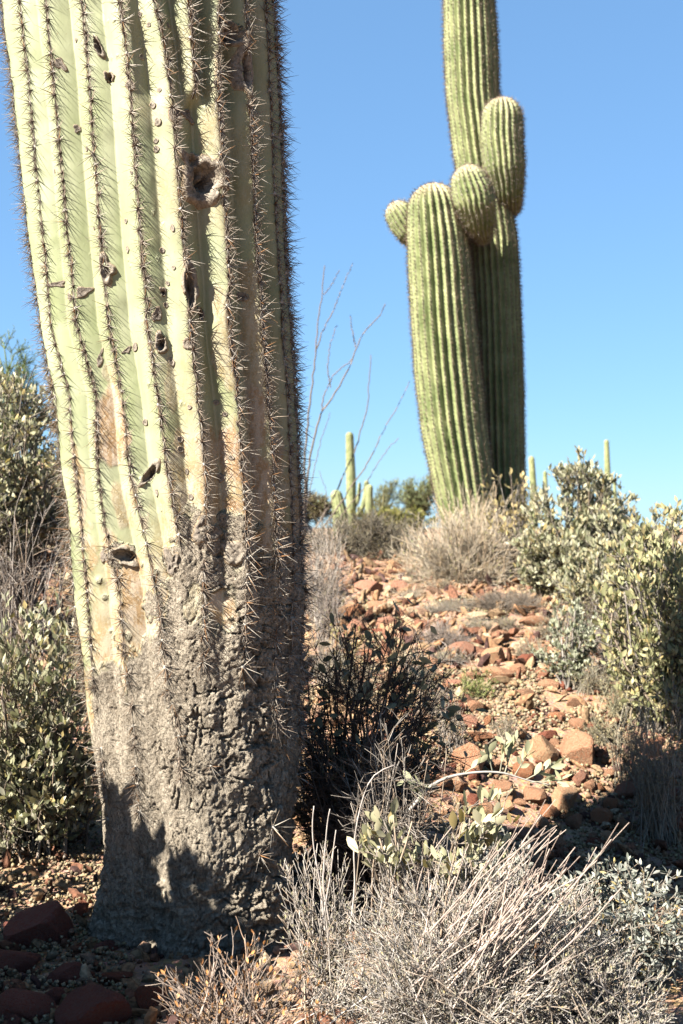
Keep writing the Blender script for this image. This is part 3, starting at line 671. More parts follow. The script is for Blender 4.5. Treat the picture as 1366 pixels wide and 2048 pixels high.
def shrub(name, label, cat, base, cen, rad, seed=0, nm=24, n1=6, n2=6, l1=.35, l2=.16, r0=.004, leaves=0, lsize=.025, lcols=((.30,.33,.19),(.38,.40,.24),(.22,.26,.14)), odd=(.5,.42,.2), oddp=.05,
          tcol=(.30,.27,.24), single=0, lmat=None, wob=.16, rmin=.0006, lw=1.0, group=None, up=.15, vert=.8, dens=1.0, base_spread=.05, stalks=0, clip=1.25, spread=.7):
    """a bush: stems from the base fill an ellipsoid crown, two orders of twigs, leaves in pairs along the last"""
    rng = np.random.default_rng(seed); base = np.asarray(base, float); cen = np.asarray(cen, float); rad = np.asarray(rad, float)
    o = thing(name, label, cat, base, group); Rm = rad.mean()
    u = norm(rng.normal(0, 1, (nm, 3))) * rng.uniform(.35, 1, (nm, 1)) ** .6; tg = cen + u * rad; S = base + rng.normal(0, base_spread, (nm, 3)) * [1, 1, 0]
    tg[:, 2] = np.maximum(tg[:, 2], hgt(tg[:, 0], tg[:, 1]) + .02)
    K = 9; t = np.linspace(0, 1, K)[None, :, None]; mid = (S + tg) / 2 + np.array([0, 0, 1]) * (Rm * .25) * rng.uniform(-.3, 1, (nm, 1)) + rng.normal(0, Rm * .12, (nm, 3))
    P0 = (1 - t) ** 2 * S[:, None] + 2 * t * (1 - t) * mid[:, None] + t ** 2 * tg[:, None]
    P0[:, 1:] += np.cumsum(rng.normal(0, Rm * wob * .10, (nm, K - 1, 3)), 1)
    tw = MB(); tc = lambda n: np.array(tcol) * rng.uniform(.5, 1.35, (n, 1)) * np.where(rng.random((n, 1)) < .35, [[1.0, .88, .76]], [[1, 1, 1]])
    tubes(tw, P0, r0 * np.linspace(1, .35, K)[None] * rng.uniform(.6, 1.2, (nm, 1)), 4, tc(nm))
    S, D, rep = child(P0, n1, rng, .22, 1, .35, spread, cen, up); L = l1 * Rm * rng.uniform(.4, 1.3, len(S)); P1 = walk(S, D, L, 5, wob, rng, .03)
    tubes(tw, P1, np.maximum(r0 * .45 * np.linspace(1, .4, 5)[None] * rng.uniform(.6, 1.2, (len(P1), 1)), rmin), 3, tc(len(P1)))
    S, D, rep = child(P1, n2, rng, .2, 1, .3, spread * 1.15, cen, up); L = l2 * Rm * rng.uniform(.4, 1.4, len(S)); P2_ = walk(S, D, L, 3, wob * 1.2, rng, .03)
    lump = fbm((P2_[:, 0]) / Rm * 2.2 + seed, 2, seed) * .35
    e = np.linalg.norm((P2_[:, -1] - cen) / rad, axis=1) + lump; P2_ = P2_[(e < clip) & (P2_[:, -1, 2] > hgt(P2_[:, -1, 0], P2_[:, -1, 1]))]
    tubes(tw, P2_, np.maximum(r0 * .25 * np.linspace(1, .5, 3)[None], rmin).repeat(len(P2_), 0), 3, tc(len(P2_)))
    tw.build('twigs', M_twig, o, kind='stuff')
    if leaves:
        rep = np.repeat(np.arange(len(P2_)), leaves); t = rng.uniform(.15, 1, len(rep)) * 1.999; i = t.astype(int); f = (t - i)[:, None]
        S = P2_[rep, i] * (1 - f) + P2_[rep, i + 1] * f
        k = rng.random(len(S)) < dens; S = S[k]; rep = rep[k]; n = len(S)
        ax = norm(norm(P2_[rep, -1] - P2_[rep, 0]) * .5 + norm(rng.normal(0, 1, (n, 3))) * (1.1 - vert * .5) + np.array([0, 0, vert]))
        nr = rng.normal(0, 1, (n, 3)); nr[:, 2] *= .4; x = norm(np.cross(nr, ax)); y = np.cross(ax, x); RMx = np.stack([x, y, ax], -1)
        sz = lsize * rng.uniform(.6, 1.2, n); sc3 = np.stack([sz * lw, sz, sz], -1)
        c = np.array(lcols)[rng.integers(0, len(lcols), n)] * rng.uniform(.8, 1.2, (n, 1)); od = rng.random(n) < oddp; c[od] = np.array(odd) * rng.uniform(.7, 1.2, (od.sum(), 1))
        ls = np.zeros(n, bool)
        if single:
            px = CX + S[:, 0] / S[:, 1] * F; py = CY - (S[:, 2] - CZ) / S[:, 1] * F
            v = (px > 0) & (px < 1366) & (py > 0) & (py < 2048)
            tx = (S[:, 0] + .01) / S[:, 1] * F + CX; ok = v & ~((S[:, 1] > 2.5) & (px > np.interp(py, EY, EL) + 5) & (px < np.interp(py, EY, ER) - 5))
            od_ = np.argsort(np.where(ok, np.linalg.norm(S - [0, 0, CZ], axis=1) / sz * lsize, 999)); ls[od_[:single]] = True; ls &= ok
            NV = 8; meshes = []
            for q_ in range(NV):
                m_ = MB(); j = np.where(ls)[0][rng.integers(0, max(ls.sum(), 1))] if ls.any() else 0
                m_.add(LV * [lw, 1, 1] * lsize, LT, c[j]); meshes.append(m_.mesh('leaf', lmat or M_leaf))
            ov = np.array(o.location)
            for j in np.where(ls)[0]:
                lo = bpy.data.objects.new('leaf', meshes[rng.integers(NV)]); COL.objects.link(lo); lo.parent = o
                m4 = Matrix(RMx[j].tolist()).to_4x4() @ Matrix.Scale(float(sz[j] / lsize), 4); m4.translation = Vector((S[j] - ov).tolist()); lo.matrix_basis = m4
        r_ = ~ls; fo = MB(); far = cen[1] > 2.8 or lsize < .012 or cen[0] < -1; inst(fo, SV if far else LV, ST_ if far else LT, S[r_], RMx[r_], sc3[r_], c[r_]); fo.build('foliage', lmat or M_leaf, o, kind='stuff')
    return o
def gpt(px, Y): x = (px - CX) / F * Y; return np.array([x, Y, h1(x, Y)])
def pxr(w, h, Y, d=None): return np.array([w / F * Y, (d if d else (w + h) / 2 / F * Y), h / F * Y])
JG = 'jojoba bushes on the slope'
JC = ((.40,.42,.28),(.52,.53,.38),(.28,.31,.20),(.45,.46,.37),(.48,.44,.28))
JY = ((.38,.40,.22),(.46,.46,.27),(.27,.30,.16),(.50,.45,.26))
# left side
shrub('jojoba_bush', 'large leafy jojoba bush left of the big trunk, tops above the skyline', 'bush', gpt(20, 4.3), at(30, 925, 4.3), pxr(150, 185, 4.3, .45), 1, 85, 9, 7, .38, .17, .007, 5, .024, JC, tcol=(.3,.27,.24), single=300, group=JG, clip=1.1, up=0)
shrub('jojoba_bush', 'low jojoba bush with large pale leaves hugging the left foot of the trunk', 'bush', gpt(60, 2.95), at(65, 1430, 2.95), pxr(165, 265, 2.95, .22), 2, 75, 8, 6, .40, .2, .004, 4, .026, JC, tcol=(.34,.29,.24), single=300, group=JG, oddp=.08, dens=.6)
shrub('jojoba_bush', 'jojoba bush beyond the left picture edge shading the trunk foot', 'bush', (-1.25, 1.82, h1(-1.25, 1.82)), (-1.24, 1.80, 1.03), (.34, .29, .42), 33, 70, 6, 5, .4, .2, .006, 5, .075, JC, group=JG)
shrub('jojoba_bush', 'second shading bush beyond the left edge, lower and farther up slope', 'bush', (-1.32, 2.25, h1(-1.32, 2.25)), (-1.30, 2.25, .80), (.30, .28, .26), 36, 40, 6, 4, .4, .2, .005, 4, .05, JC, group=JG)
shrub('palo_verde', 'feathery green palo verde crown at the left skyline', 'tree', gpt(10, 9), at(0, 760, 9), pxr(85, 95, 9), 4, 26, 9, 9, .45, .22, .012, 3, .035, ((.13,.2,.06),(.18,.25,.08)), tcol=(.17,.22,.08), lw=.3, rmin=.002)
shrub('dead_bush', 'bare grey twig tangle under the large left jojoba', 'bush', gpt(40, 3.9), at(60, 1080, 3.9), pxr(110, 75, 3.9, .25), 5, 40, 6, 4, .6, .3, .003, 0, tcol=(.42,.37,.33), wob=.1)
# right of trunk, in its shade
shrub('jojoba_bush', 'dark shaded jojoba with bare lower twigs right of the big trunk', 'bush', gpt(690, 2.72), at(730, 1450, 2.68), pxr(180, 225, 2.68, .15), 6, 110, 8, 5, .6, .28, .0035, 2, .031, ((.24,.26,.18),(.3,.31,.22)), tcol=(.15,.12,.105), single=300, group=JG, dens=.13, vert=.3, up=-.1, wob=.2)  # leaf and twig colours darkened to stand for the trunk's shade
shrub('dead_bush', 'dark bare twig tangle low beside the trunk foot, below shaded jojoba leaves', 'bush', gpt(720, 2.62), at(740, 1550, 2.6), pxr(145, 140, 2.6, .13), 37, 130, 7, 5, .5, .25, .0025, 0, tcol=(.2,.165,.145), wob=.14)  # twig colour set dark, painting the shade beside the trunk foot
shrub('dead_bush', 'tangle of pale grey bare twigs spilling right of the shaded jojoba', 'bush', gpt(800, 2.5), at(800, 1570, 2.45), pxr(120, 145, 2.45, .16), 7, 60, 6, 5, .55, .26, .0022, 0, tcol=(.46,.41,.36), wob=.13)
# behind
shrub('dead_bush', 'wispy pale twig bush touching the trunk at its right, mid slope', 'bush', gpt(640, 5.6), at(655, 1150, 5.6), pxr(66, 100, 5.6), 8, 90, 6, 4, .5, .2, .003, 0, tcol=(.66,.59,.52), wob=.06, up=.5)
shrub('bursage', 'dense grey brown rounded bush between trunk and tall saguaro', 'bush', gpt(750, 8.4), at(745, 1108, 8.2), pxr(138, 74, 8.2), 9, 140, 8, 7, .4, .18, .004, 2, .013, ((.28,.27,.19),(.2,.19,.13)), tcol=(.30,.27,.22), rmin=.0014, lmat=M_tiny)
shrub('straw_bush', 'big dry straw coloured clump at the foot of the tall saguaro', 'bush', gpt(935, 6.9), at(935, 1150, 6.9), pxr(150, 125, 6.9), 10, 250, 6, 3, .4, .2, .003, 1, .013, ((.38,.38,.2),(.3,.34,.13)), tcol=(.82,.71,.55), wob=.07, rmin=.0013, up=.45, lmat=M_tiny, dens=.5)
shrub('straw_bush', 'fringe of tall yellow straw stems rising against the tall saguaro stem', 'bush', gpt(950, 7.3), at(960, 1060, 7.3), pxr(100, 85, 7.3), 11, 170, 3, 2, .4, .2, .003, 0, tcol=(.84,.72,.52), wob=.07, rmin=.0015, up=.7)
shrub('jojoba_bush', 'jojoba bush right of the tall saguaro with distant cactus tips above it', 'bush', gpt(1150, 6.3), at(1155, 1075, 6.3), pxr(112, 140, 6.3), 12, 90, 8, 7, .36, .17, .008, 3, .036, JC, single=300, group=JG, tcol=(.27,.24,.2))
shrub('jojoba_bush', 'low rounded jojoba joining the skyline bush to the picture edge', 'bush', gpt(1260, 5.6), at(1262, 1120, 5.6), pxr(115, 100, 5.6), 13, 70, 8, 7, .36, .18, .007, 3, .034, JC, single=250, group=JG)
shrub('jojoba_bush', 'yellow green jojoba bush hanging in from the right edge', 'bush', gpt(1345, 4.0), at(1345, 1245, 4.0), pxr(125, 205, 4.0), 14, 75, 8, 6, .38, .18, .006, 3, .030, JY, single=300, group=JG, oddp=.08)
shrub('jojoba_bush', 'sparse yellowish jojoba sprig against the shaded foot of tall saguaro', 'bush', gpt(1020, 6.8), at(1022, 1000, 6.8), pxr(52, 62, 6.8), 15, 22, 5, 4, .5, .25, .005, 2, .038, ((.5,.42,.22),(.42,.38,.2)), single=150, group=JG, dens=.6)
shrub('jojoba_bush', 'small blue grey jojoba on one upright stem amid the stones', 'bush', gpt(1132, 4.5), at(1135, 1275, 4.5), pxr(62, 72, 4.5), 16, 18, 6, 5, .45, .22, .006, 4, .022, ((.34,.38,.28),(.42,.46,.36)), single=250, group=JG, base_spread=.012)
shrub('dead_bush', 'ghostly pale bare twigs between small jojoba and right edge bush', 'bush', gpt(1225, 4.7), at(1225, 1275, 4.7), pxr(60, 75, 4.7), 17, 50, 7, 5, .5, .22, .002, 0, tcol=(.5,.45,.41), wob=.12)
shrub('dead_bush', 'thin pale dry stems at right edge above the stony ground', 'bush', gpt(1330, 3.45), at(1330, 1465, 3.45), pxr(70, 110, 3.45), 18, 70, 4, 4, .4, .2, .0016, 1, .007, ((.35,.33,.2),), tcol=(.5,.44,.36), wob=.09, up=.5, lmat=M_tiny)
shrub('dead_bush', 'small wispy grey tuft left of the stony path', 'bush', gpt(890, 5.2), at(885, 1300, 5.2), pxr(58, 62, 5.2), 19, 60, 5, 4, .4, .2, .0018, 0, tcol=(.52,.46,.42), wob=.1, up=.5)
shrub('weed', 'thin green weed sprig on the stony slope', 'weed', gpt(955, 4.4), at(955, 1375, 4.4), pxr(36, 50, 4.4), 20, 30, 4, 3, .35, .2, .0016, 3, .007, ((.26,.33,.1),(.3,.36,.14)), tcol=(.34,.36,.16), wob=.08, up=.6, lmat=M_tiny)
shrub('weed', 'yellow dry weed spikes left of the stones behind shaded jojoba', 'weed', gpt(690, 4.7), at(688, 1285, 4.7), pxr(50, 45, 4.7), 21, 26, 5, 3, .2, .1, .002, 3, .009, ((.45,.38,.16),(.38,.38,.16)), tcol=(.48,.38,.2), wob=.05, up=.8, lmat=M_tiny)
shrub('dead_bush', 'grey twiggy scrub under the straw clump along the slope edge', 'bush', gpt(1010, 6.0), at(1015, 1225, 6.0), pxr(90, 38, 6.0), 22, 60, 7, 5, .5, .25, .003, 0, tcol=(.36,.31,.26), wob=.12)
shrub('dead_bush', 'low dry scrub in front of the right skyline jojobas', 'bush', gpt(1190, 5.2), at(1200, 1205, 5.2), pxr(90, 40, 5.2), 23, 50, 7, 5, .5, .25, .003, 1, .012, JY, tcol=(.4,.35,.3), wob=.12)
TG = 'dry tufts on the slope'
for k, (px, py, w, h, Y, lab, tc_) in enumerate([(865,1262,40,36,6.0,'dry grass tuft at the upper end of the beige ground cover',(.5,.45,.38)),(905,1340,44,40,4.9,'dry grey tuft left of the green weed sprig',(.48,.43,.38)),
  (945,1268,44,34,5.6,'pale wispy tuft under the big straw clump',(.55,.5,.42)),(1010,1262,38,26,5.6,'small tuft beside the flat tan rock under the scrub',(.45,.4,.33)),(1245,1390,52,44,4.1,'greenish dry tuft below the yellow green jojoba',(.42,.4,.27)),
  (1290,1350,40,50,4.0,'straw tuft against the right edge jojoba',(.5,.45,.36)),(860,1400,50,40,4.0,'grey tuft at the right tip of the dark jojoba leaves',(.42,.37,.33)),(655,1215,40,44,5.2,'grey tuft touching the trunk at the path top',(.46,.41,.38)),
  (1100,1255,50,26,5.4,'low tuft between small jojoba and the slope scrub',(.42,.38,.3)),(1200,1455,40,26,3.9,'low dry tuft behind the rounded boulder',(.44,.4,.28)),(900,1430,38,34,3.8,'thin tuft above the cracked tan rock',(.5,.44,.38)),(1310,1545,46,40,3.4,'dry tuft at right edge under the thin stems',(.46,.42,.33)),(700,1350,70,40,4.4,'dry tuft behind the shaded jojoba',(.42,.38,.32)),
  (820,1225,46,30,6.4,'pale straw tuft right under the big straw clump, left side',(.6,.52,.4)),(880,1195,50,30,6.6,'broad straw tuft at the front of the big straw clump',(.62,.54,.42)),(1060,1300,40,26,4.9,'short tuft just left of the small blue grey jojoba',(.48,.43,.34)),
  (1180,1350,46,30,4.4,'low dry tuft right of the small blue grey jojoba stem',(.5,.46,.36)),(830,1330,44,44,4.6,'upright grey tuft in the middle left of the path',(.52,.46,.4)),(1260,1470,56,46,3.7,'wiry tan tuft right of the rounded boulder',(.5,.45,.34)),
  (1010,1450,26,22,3.9,'tiny dry tuft just above the pale wedge rock',(.55,.48,.38)),(920,1230,60,26,6.0,'low grey tuft mat below the straw clump, right side',(.5,.45,.38)),(660,1290,44,50,4.6,'grey wispy tuft beside the yellow weed spikes',(.5,.45,.4))]):
    shrub('dry_tuft', lab, 'dry plant', gpt(px, Y), at(px, py, Y), pxr(w, h, Y), 50 + k, 55, 4, 3, .4, .2, .0016, 1, .008, ((.34,.34,.2),(.3,.28,.18)), tcol=tc_, wob=.1, up=.45, lmat=M_tiny, group=TG, dens=.5, base_spread=.04)
shrub('jojoba_bush', 'grey green jojoba filling the gap below the skyline bushes', 'bush', gpt(1180, 5.3), at(1200, 1145, 5.3), pxr(85, 60, 5.3), 38, 50, 8, 6, .4, .2, .005, 3, .030, JC, group=JG, single=200)
# foreground
shrub('jojoba_bush', 'low sprawling jojoba with big sunlit leaves behind the dry grey shrub', 'bush', gpt(860, 2.08), at(880, 1665, 2.02), pxr(185, 75, 2.02, .08), 24, 30, 5, 3, .42, .2, .0035, 3, .029, ((.48,.49,.33),(.42,.43,.27),(.55,.54,.38)), tcol=(.46,.4,.34), single=300, group=JG, dens=.45)  # leaf colours raised so the bush reads as sunlit
shrub('bursage', 'wide dense grey dry shrub filling the bottom right foreground', 'shrub', gpt(930, 1.98), at(930, 1930, 1.93), pxr(300, 195, 1.93, .17), 25, 330, 8, 6, .30, .13, .0015, 2, .0062, ((.40,.40,.30),(.33,.34,.27),(.46,.43,.37)), tcol=(.66,.61,.56), wob=.10, lmat=M_tiny, up=.35, base_spread=.12, dens=.8, lw=.7, clip=1.15)
shrub('dead_bush', 'tall thin white twigs standing right beside the trunk foot', 'shrub', gpt(650, 2.10), at(640, 1820, 2.06), pxr(95, 150, 2.06, .07), 26, 80, 4, 4, .4, .2, .0016, 1, .006, ((.3,.3,.2),), tcol=(.6,.54,.48), wob=.08, up=.5, base_spread=.03, lmat=M_tiny)
shrub('dry_shrub', 'small brown twiggy shrub with withered orange leaves at the bottom', 'shrub', gpt(480, 1.85), at(475, 1995, 1.82), pxr(150, 125, 1.82, .08), 27, 75, 5, 3, .5, .25, .0024, 1, .0105, ((.62,.32,.13),(.55,.27,.12),(.66,.42,.22)), tcol=(.46,.37,.31), wob=.12, single=200, dens=.45, up=.3, base_spread=.06)
shrub('brittlebush', 'silver leaved brittlebush at the lower right behind the dry shrub', 'bush', gpt(1240, 2.2), at(1240, 1840, 2.2), pxr(150, 100, 2.2, .14), 28, 55, 7, 4, .45, .22, .003, 4, .0165, ((.36,.40,.38),(.44,.47,.44),(.28,.32,.29)), tcol=(.36,.32,.27), single=300, lw=.7, vert=.15, dens=.8)
shrub('jojoba_bush', 'tiny patch of silvery leaves in shade behind the sunlit jojoba', 'bush', gpt(1010, 2.35), at(1010, 1720, 2.35), pxr(95, 40, 2.35, .08), 29, 20, 6, 4, .4, .2, .002, 3, .012, ((.4,.43,.4),), single=0)

shrub('bursage', 'second grey dry shrub merging into the wide one at bottom right corner', 'shrub', gpt(1200, 1.9), at(1190, 2000, 1.88), pxr(150, 110, 1.88, .12), 35, 110, 7, 5, .32, .14, .0018, 2, .0062, ((.40,.40,.30),(.33,.34,.27)), tcol=(.62,.57,.52), wob=.10, lmat=M_tiny, up=.35, base_spread=.08, dens=.8, lw=.7)
# the long bare branch with leaves reaching right over the stones
BR = thing('jojoba_branch', 'single long pale branch with a leafy tip reaching over the stones', 'branch', at(830, 1600, 2.45))
c = resample([at(820,1620,2.4), at(860,1570,2.4), at(900,1552,2.4), at(960,1543,2.4), at(1010,1545,2.4), at(1050,1560,2.4), at(1100,1570,2.4)], 24); mb = MB(); tubes(mb, c[None], np.linspace(.0042, .0014, 24)[None], 6, (.55, .5, .45)); mb.build('stem', M_twig, BR)
rng = np.random.default_rng(77); bm_ = [MB() for _ in range(4)]; bms = []
for k, m_ in enumerate(bm_): m_.add(LV * .030, LT, [(.46,.48,.33),(.40,.43,.28),(.52,.52,.38),(.36,.38,.25)][k]); bms.append(m_.mesh('leaf', M_leaf))
for (x0, y0, x1, y1, n) in [(1010,1545,1030,1475,7),(1000,1545,1010,1480,6),(1030,1550,1060,1500,7),(1050,1560,1110,1530,9),(1060,1565,1130,1560,8),(985,1543,975,1500,4),(880,1565,830,1590,6),(860,1570,800,1560,5),(930,1545,970,1520,3)]:
    a_, b_ = at(x0, y0, 2.4), at(x1, y1, 2.4 + rng.uniform(-.03, .03)); mb = MB(); tubes(mb, np.linspace(a_, b_, 5)[None], np.linspace(.0015, .0008, 5)[None], 4, (.42,.4,.3)); mb.build('twig', M_twig, BR)
    for j in range(n):
        p = a_ + (b_ - a_) * (.3 + .7 * j / n); ax = norm(norm(b_ - a_) + rng.normal(0, .55, 3) + [0, 0, .4]); x = norm(np.cross(rng.normal(0, 1, 3), ax)); y = np.cross(ax, x)
        lo = bpy.data.objects.new('leaf', bms[rng.integers(4)]); COL.objects.link(lo); lo.parent = BR
        m4 = Matrix(np.stack([x, y, ax], -1).tolist()).to_4x4() @ Matrix.Scale(float(rng.uniform(.7, 1.1)), 4); m4.translation = Vector((p - np.array(BR.location)).tolist()); lo.matrix_basis = m4

# long pink-grey flower stalks over the dry shrub
ST = thing('dry_buckwheat', 'fan of long straight pinkish dead stalks leaning right over the grey shrub', 'plant', gpt(950, 2.0))
for k in range(78):
    x0 = rng.uniform(800, 1060); y0 = rng.uniform(1850, 2040); ln = rng.uniform(130, 290); an = math.radians(rng.normal(57 - (x0 - 800) * .03, 8)); Y0 = rng.uniform(1.78, 1.98)
    x1, y1 = x0 + ln * math.cos(an), y0 - ln * math.sin(an); bend = rng.normal(0, 9)
    c = resample([at(x0, y0, Y0), at((x0 + x1) / 2 + bend, (y0 + y1) / 2 + bend, Y0), at(x1, y1, Y0 - rng.uniform(-.04, .05))], 8)
    mb = MB(); colr = np.array([.66,.53,.45]) * rng.uniform(.75, 1.15); tubes(mb, c[None], np.linspace(.0014, .0009, 8)[None], 4, colr)
    if rng.random() < .5:
        for s in (-1, 1):
            e = c[-1] + (c[-1] - c[-3]) * .5 + np.array([s * .008, 0, .002]); tubes(mb, np.linspace(c[-2], e, 3)[None], np.full((1, 3), .0008), 3, colr)
    mb.build('stalk', M_twig, ST)
ST2 = thing('dry_buckwheat', 'four tall curved white stalks rising right of the trunk foot', 'plant', gpt(660, 2.05))
for L in [[(650,1860),(640,1760),(626,1690),(624,1640),(628,1612)],[(660,1850),(645,1770),(650,1700),(656,1630),(660,1618)],[(700,1860),(712,1760),(705,1700),(718,1620),(742,1545),(790,1530)],[(645,1840),(660,1760),(668,1690),(672,1660)]]:
    c = resample([at(x, y, 2.02) for x, y in L], 16); mb = MB(); tubes(mb, c[None], np.linspace(.0019, .001, 16)[None], 4, (.62,.55,.5)); mb.build('stalk', M_twig, ST2)

# distant trees and scrub along the ridge
shrub('palo_verde', 'hazy round palo verde on the ridge left of the tall saguaro', 'tree', at(762, 1040, 34), at(772, 995, 36), pxr(38, 36, 34), 30, 26, 9, 8, .5, .25, .03, 2, .08, ((.26,.31,.14),(.32,.37,.18)), tcol=(.2,.2,.1), lw=.5, rmin=.006)
shrub('palo_verde', 'hazy palo verde on the ridge touching the tall saguaro at its left', 'tree', at(842, 1040, 30), at(838, 985, 30), pxr(42, 38, 30), 31, 26, 9, 8, .5, .25, .03, 2, .08, ((.24,.3,.15),(.3,.36,.18)), tcol=(.2,.2,.1), lw=.5, rmin=.006)
shrub('ridge_scrub', 'yellow green scrub below the ridge palo verdes', 'bush', at(770, 1085, 22), at(770, 1050, 22), pxr(95, 32, 22), 32, 60, 7, 6, .35, .2, .01, 4, .07, ((.24,.26,.07),(.3,.29,.1),(.2,.2,.1)), tcol=(.25,.23,.12), rmin=.004)
shrub('ridge_scrub', 'brown green scrub on the reddish ridge just right of the trunk', 'bush', at(640, 1030, 18), at(618, 1018, 18), pxr(48, 28, 18), 34, 50, 7, 5, .5, .3, .01, 2, .035, ((.34,.33,.17),(.42,.36,.2),(.25,.27,.13)), tcol=(.25,.2,.14), rmin=.004)

# ------------------------------------------------------------------ stones
def rock_mesh(seed, sub=2, flat=.7, ncut=9, rough=.05):
    import bmesh
    r = np.random.default_rng(seed); bm = bmesh.new(); bmesh.ops.create_icosphere(bm, subdivisions=sub, radius=1.0)
    v = np.array([p.co[:] for p in bm.verts]); f = np.array([[q_.index for q_ in p.verts] for p in bm.faces]); bm.free()
    v = v * (1 + .12 * fbm(v * 1.3 + seed * 3, 2, seed % 41)[:, None])
    for _ in range(ncut):
        n = norm(r.normal(0, 1, 3)); d = r.uniform(.5, .85); s = v @ n - d; v = v - np.where(s > 0, s, 0)[:, None] * n
    v = v * (1 + rough * fbm(v * 2.2 + seed, 3, seed % 50)[:, None]); v = v / np.abs(v).max(0); v = v * [1, r.uniform(.6, .95), flat * r.uniform(.75, 1.1)]
    m = MB(); m.add(v, f); return m, v, f
RMS = []
for k in range(16):
    m_, v_, f_ = rock_mesh(500 + k, 3 if k < 6 else 2, ncut=9 + k % 5); me = m_.mesh('rock', M_rock, smooth=False); RMS.append(me)
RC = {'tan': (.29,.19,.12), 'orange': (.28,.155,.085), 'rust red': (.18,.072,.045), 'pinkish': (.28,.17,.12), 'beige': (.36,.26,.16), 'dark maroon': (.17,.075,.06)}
def rock(px, py, w, h, colr, label, variant=0, rz=0.0, tilt=0.0, group=None, Y=None):
    if Y is None:    # walk along the pixel's ray to the ground
        Ys = np.linspace(1.5, 12, 700); base = py + h * .35; Zs = CZ - (base - CY) / F * Ys; hz = hgt((px - CX) / F * Ys, Ys); i = np.argmax(Zs < hz); Y = float(Ys[i]) if i else 6.0
    x = (px - CX) / F * Y; a = w / 2 / F * Y; c = h / 2 / F * Y
    o = bpy.data.objects.new('rock', RMS[variant % len(RMS)]); COL.objects.link(o)
    o.location = (x, Y, h1(x, Y) + c * .45); o.scale = (a * 1.05, a * .95, max(c, a * .35) * 1.5); o.rotation_euler = (tilt, tilt * .6, rz)
    o.color = tuple(np.array(RC[colr]) * random.uniform(.85, 1.12)) + (1,); tag(o, label, 'rock', group); return o
HR = [(1163,1495,98,74,'tan','biggest rounded tan boulder lying among the stones at right',0),(945,1510,92,80,'tan','big cracked tan rock behind the long leafy branch',1),(1085,1500,62,56,'beige','pale wedge rock directly left of the rounded boulder',2),
 (1130,1592,96,56,'beige','wide low pale rock below the rounded boulder',3),(1068,1588,60,44,'tan','flat tan rock adjoining the wide low pale rock at its left',6),(1162,1553,40,42,'pinkish','upright pink stone between rounded boulder and low pale rock',7),
 (1203,1635,54,40,'orange','orange blocky stone near the shadow edge, right of centre',8),(1150,1640,48,34,'tan','tan stone just left of the orange blocky stone',9),(1100,1625,62,28,'orange','flat orange slab under the wide low pale rock',10),(1248,1650,34,38,'beige','small pale upright stone right of the orange blocky stone',11),
 (988,1310,52,44,'beige','pale layered rock crowning the middle of the path',4),(995,1343,66,32,'tan','flat tan rock directly below the pale layered rock',5),(1038,1337,38,32,'tan','split tan stone right of the flat tan rock',12),(1345,1650,64,46,'pinkish','pink rock cut by the right picture edge',13),
 (740,1172,66,40,'pinkish','pink slab topping the path below the grey brown bush',14),(798,1173,36,32,'pinkish','small pink stone right of the pink slab',15),(762,1210,62,36,'tan','tan rock in front of the pink slab shadow',6),(712,1222,44,44,'orange','orange pointed rock at the left of the upper path',7),
 (778,1245,56,42,'pinkish','pink flat rock half hidden by dark jojoba leaves',8),(690,1165,50,24,'tan','long tan stone at the very top left of the path',9),(1098,1368,44,26,'tan','squared tan stone right of the weed sprig',10),(1340,1590,40,30,'rust red','rust red stone near the right edge, above the pink one',11),
 (1065,1240,70,28,'tan','tan flat rock beneath the grey scrub at the slope edge',12),(1295,1590,44,44,'pinkish','banded pink stone amid pale ground cover at right',13),(1300,1495,60,36,'orange','orange brown rock behind the thin dry stems at right',0),(1015,1610,40,36,'beige','pale little rock left of the flat orange slab',14),(1085,1650,36,30,'beige','bright square stone beside the sunlit jojoba leaves',15),
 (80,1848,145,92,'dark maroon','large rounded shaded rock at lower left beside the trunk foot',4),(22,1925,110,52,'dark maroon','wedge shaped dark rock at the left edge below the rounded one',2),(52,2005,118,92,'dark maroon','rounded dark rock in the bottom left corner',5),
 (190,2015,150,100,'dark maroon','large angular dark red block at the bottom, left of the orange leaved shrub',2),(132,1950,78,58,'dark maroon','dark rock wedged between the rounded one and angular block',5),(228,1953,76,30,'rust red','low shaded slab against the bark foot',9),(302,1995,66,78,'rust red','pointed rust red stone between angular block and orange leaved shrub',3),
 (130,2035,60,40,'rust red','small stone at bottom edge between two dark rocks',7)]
HPOS = []
for k, (px, py, w, h, c_, lab, v) in enumerate(HR):
    random.seed(k); o = rock(px, py, w, h, c_, lab, v, random.uniform(0, 6.28), random.uniform(-.2, .2)); HPOS.append((px, py, lab))
NEARN = ['rounded tan boulder','cracked tan rock','pale wedge rock','wide low pale rock','flat tan rock beside the low pale one','upright pink stone','orange blocky stone','tan stone by the shadow edge','flat orange slab','small pale upright stone','pale layered rock',
 'flat tan rock of the path','split tan stone','pink rock at the right edge','pink slab','small pink stone by the slab','tan rock of the upper path','orange pointed rock','pink flat rock','long tan stone','squared tan stone','rust red stone at the right','tan rock under the scrub','banded pink stone','orange brown rock','pale little rock','bright square stone',
 'large rounded shaded rock','wedge shaped dark rock','corner dark rock','angular dark red block','wedged dark rock','low shaded slab','pointed rust red stone','small bottom edge stone']
rng = np.random.default_rng(5); used = {}; cnt = 0; tries = 0
placed = [(h[0], h[1], max(h[2], h[3]) / 2) for h in HR]
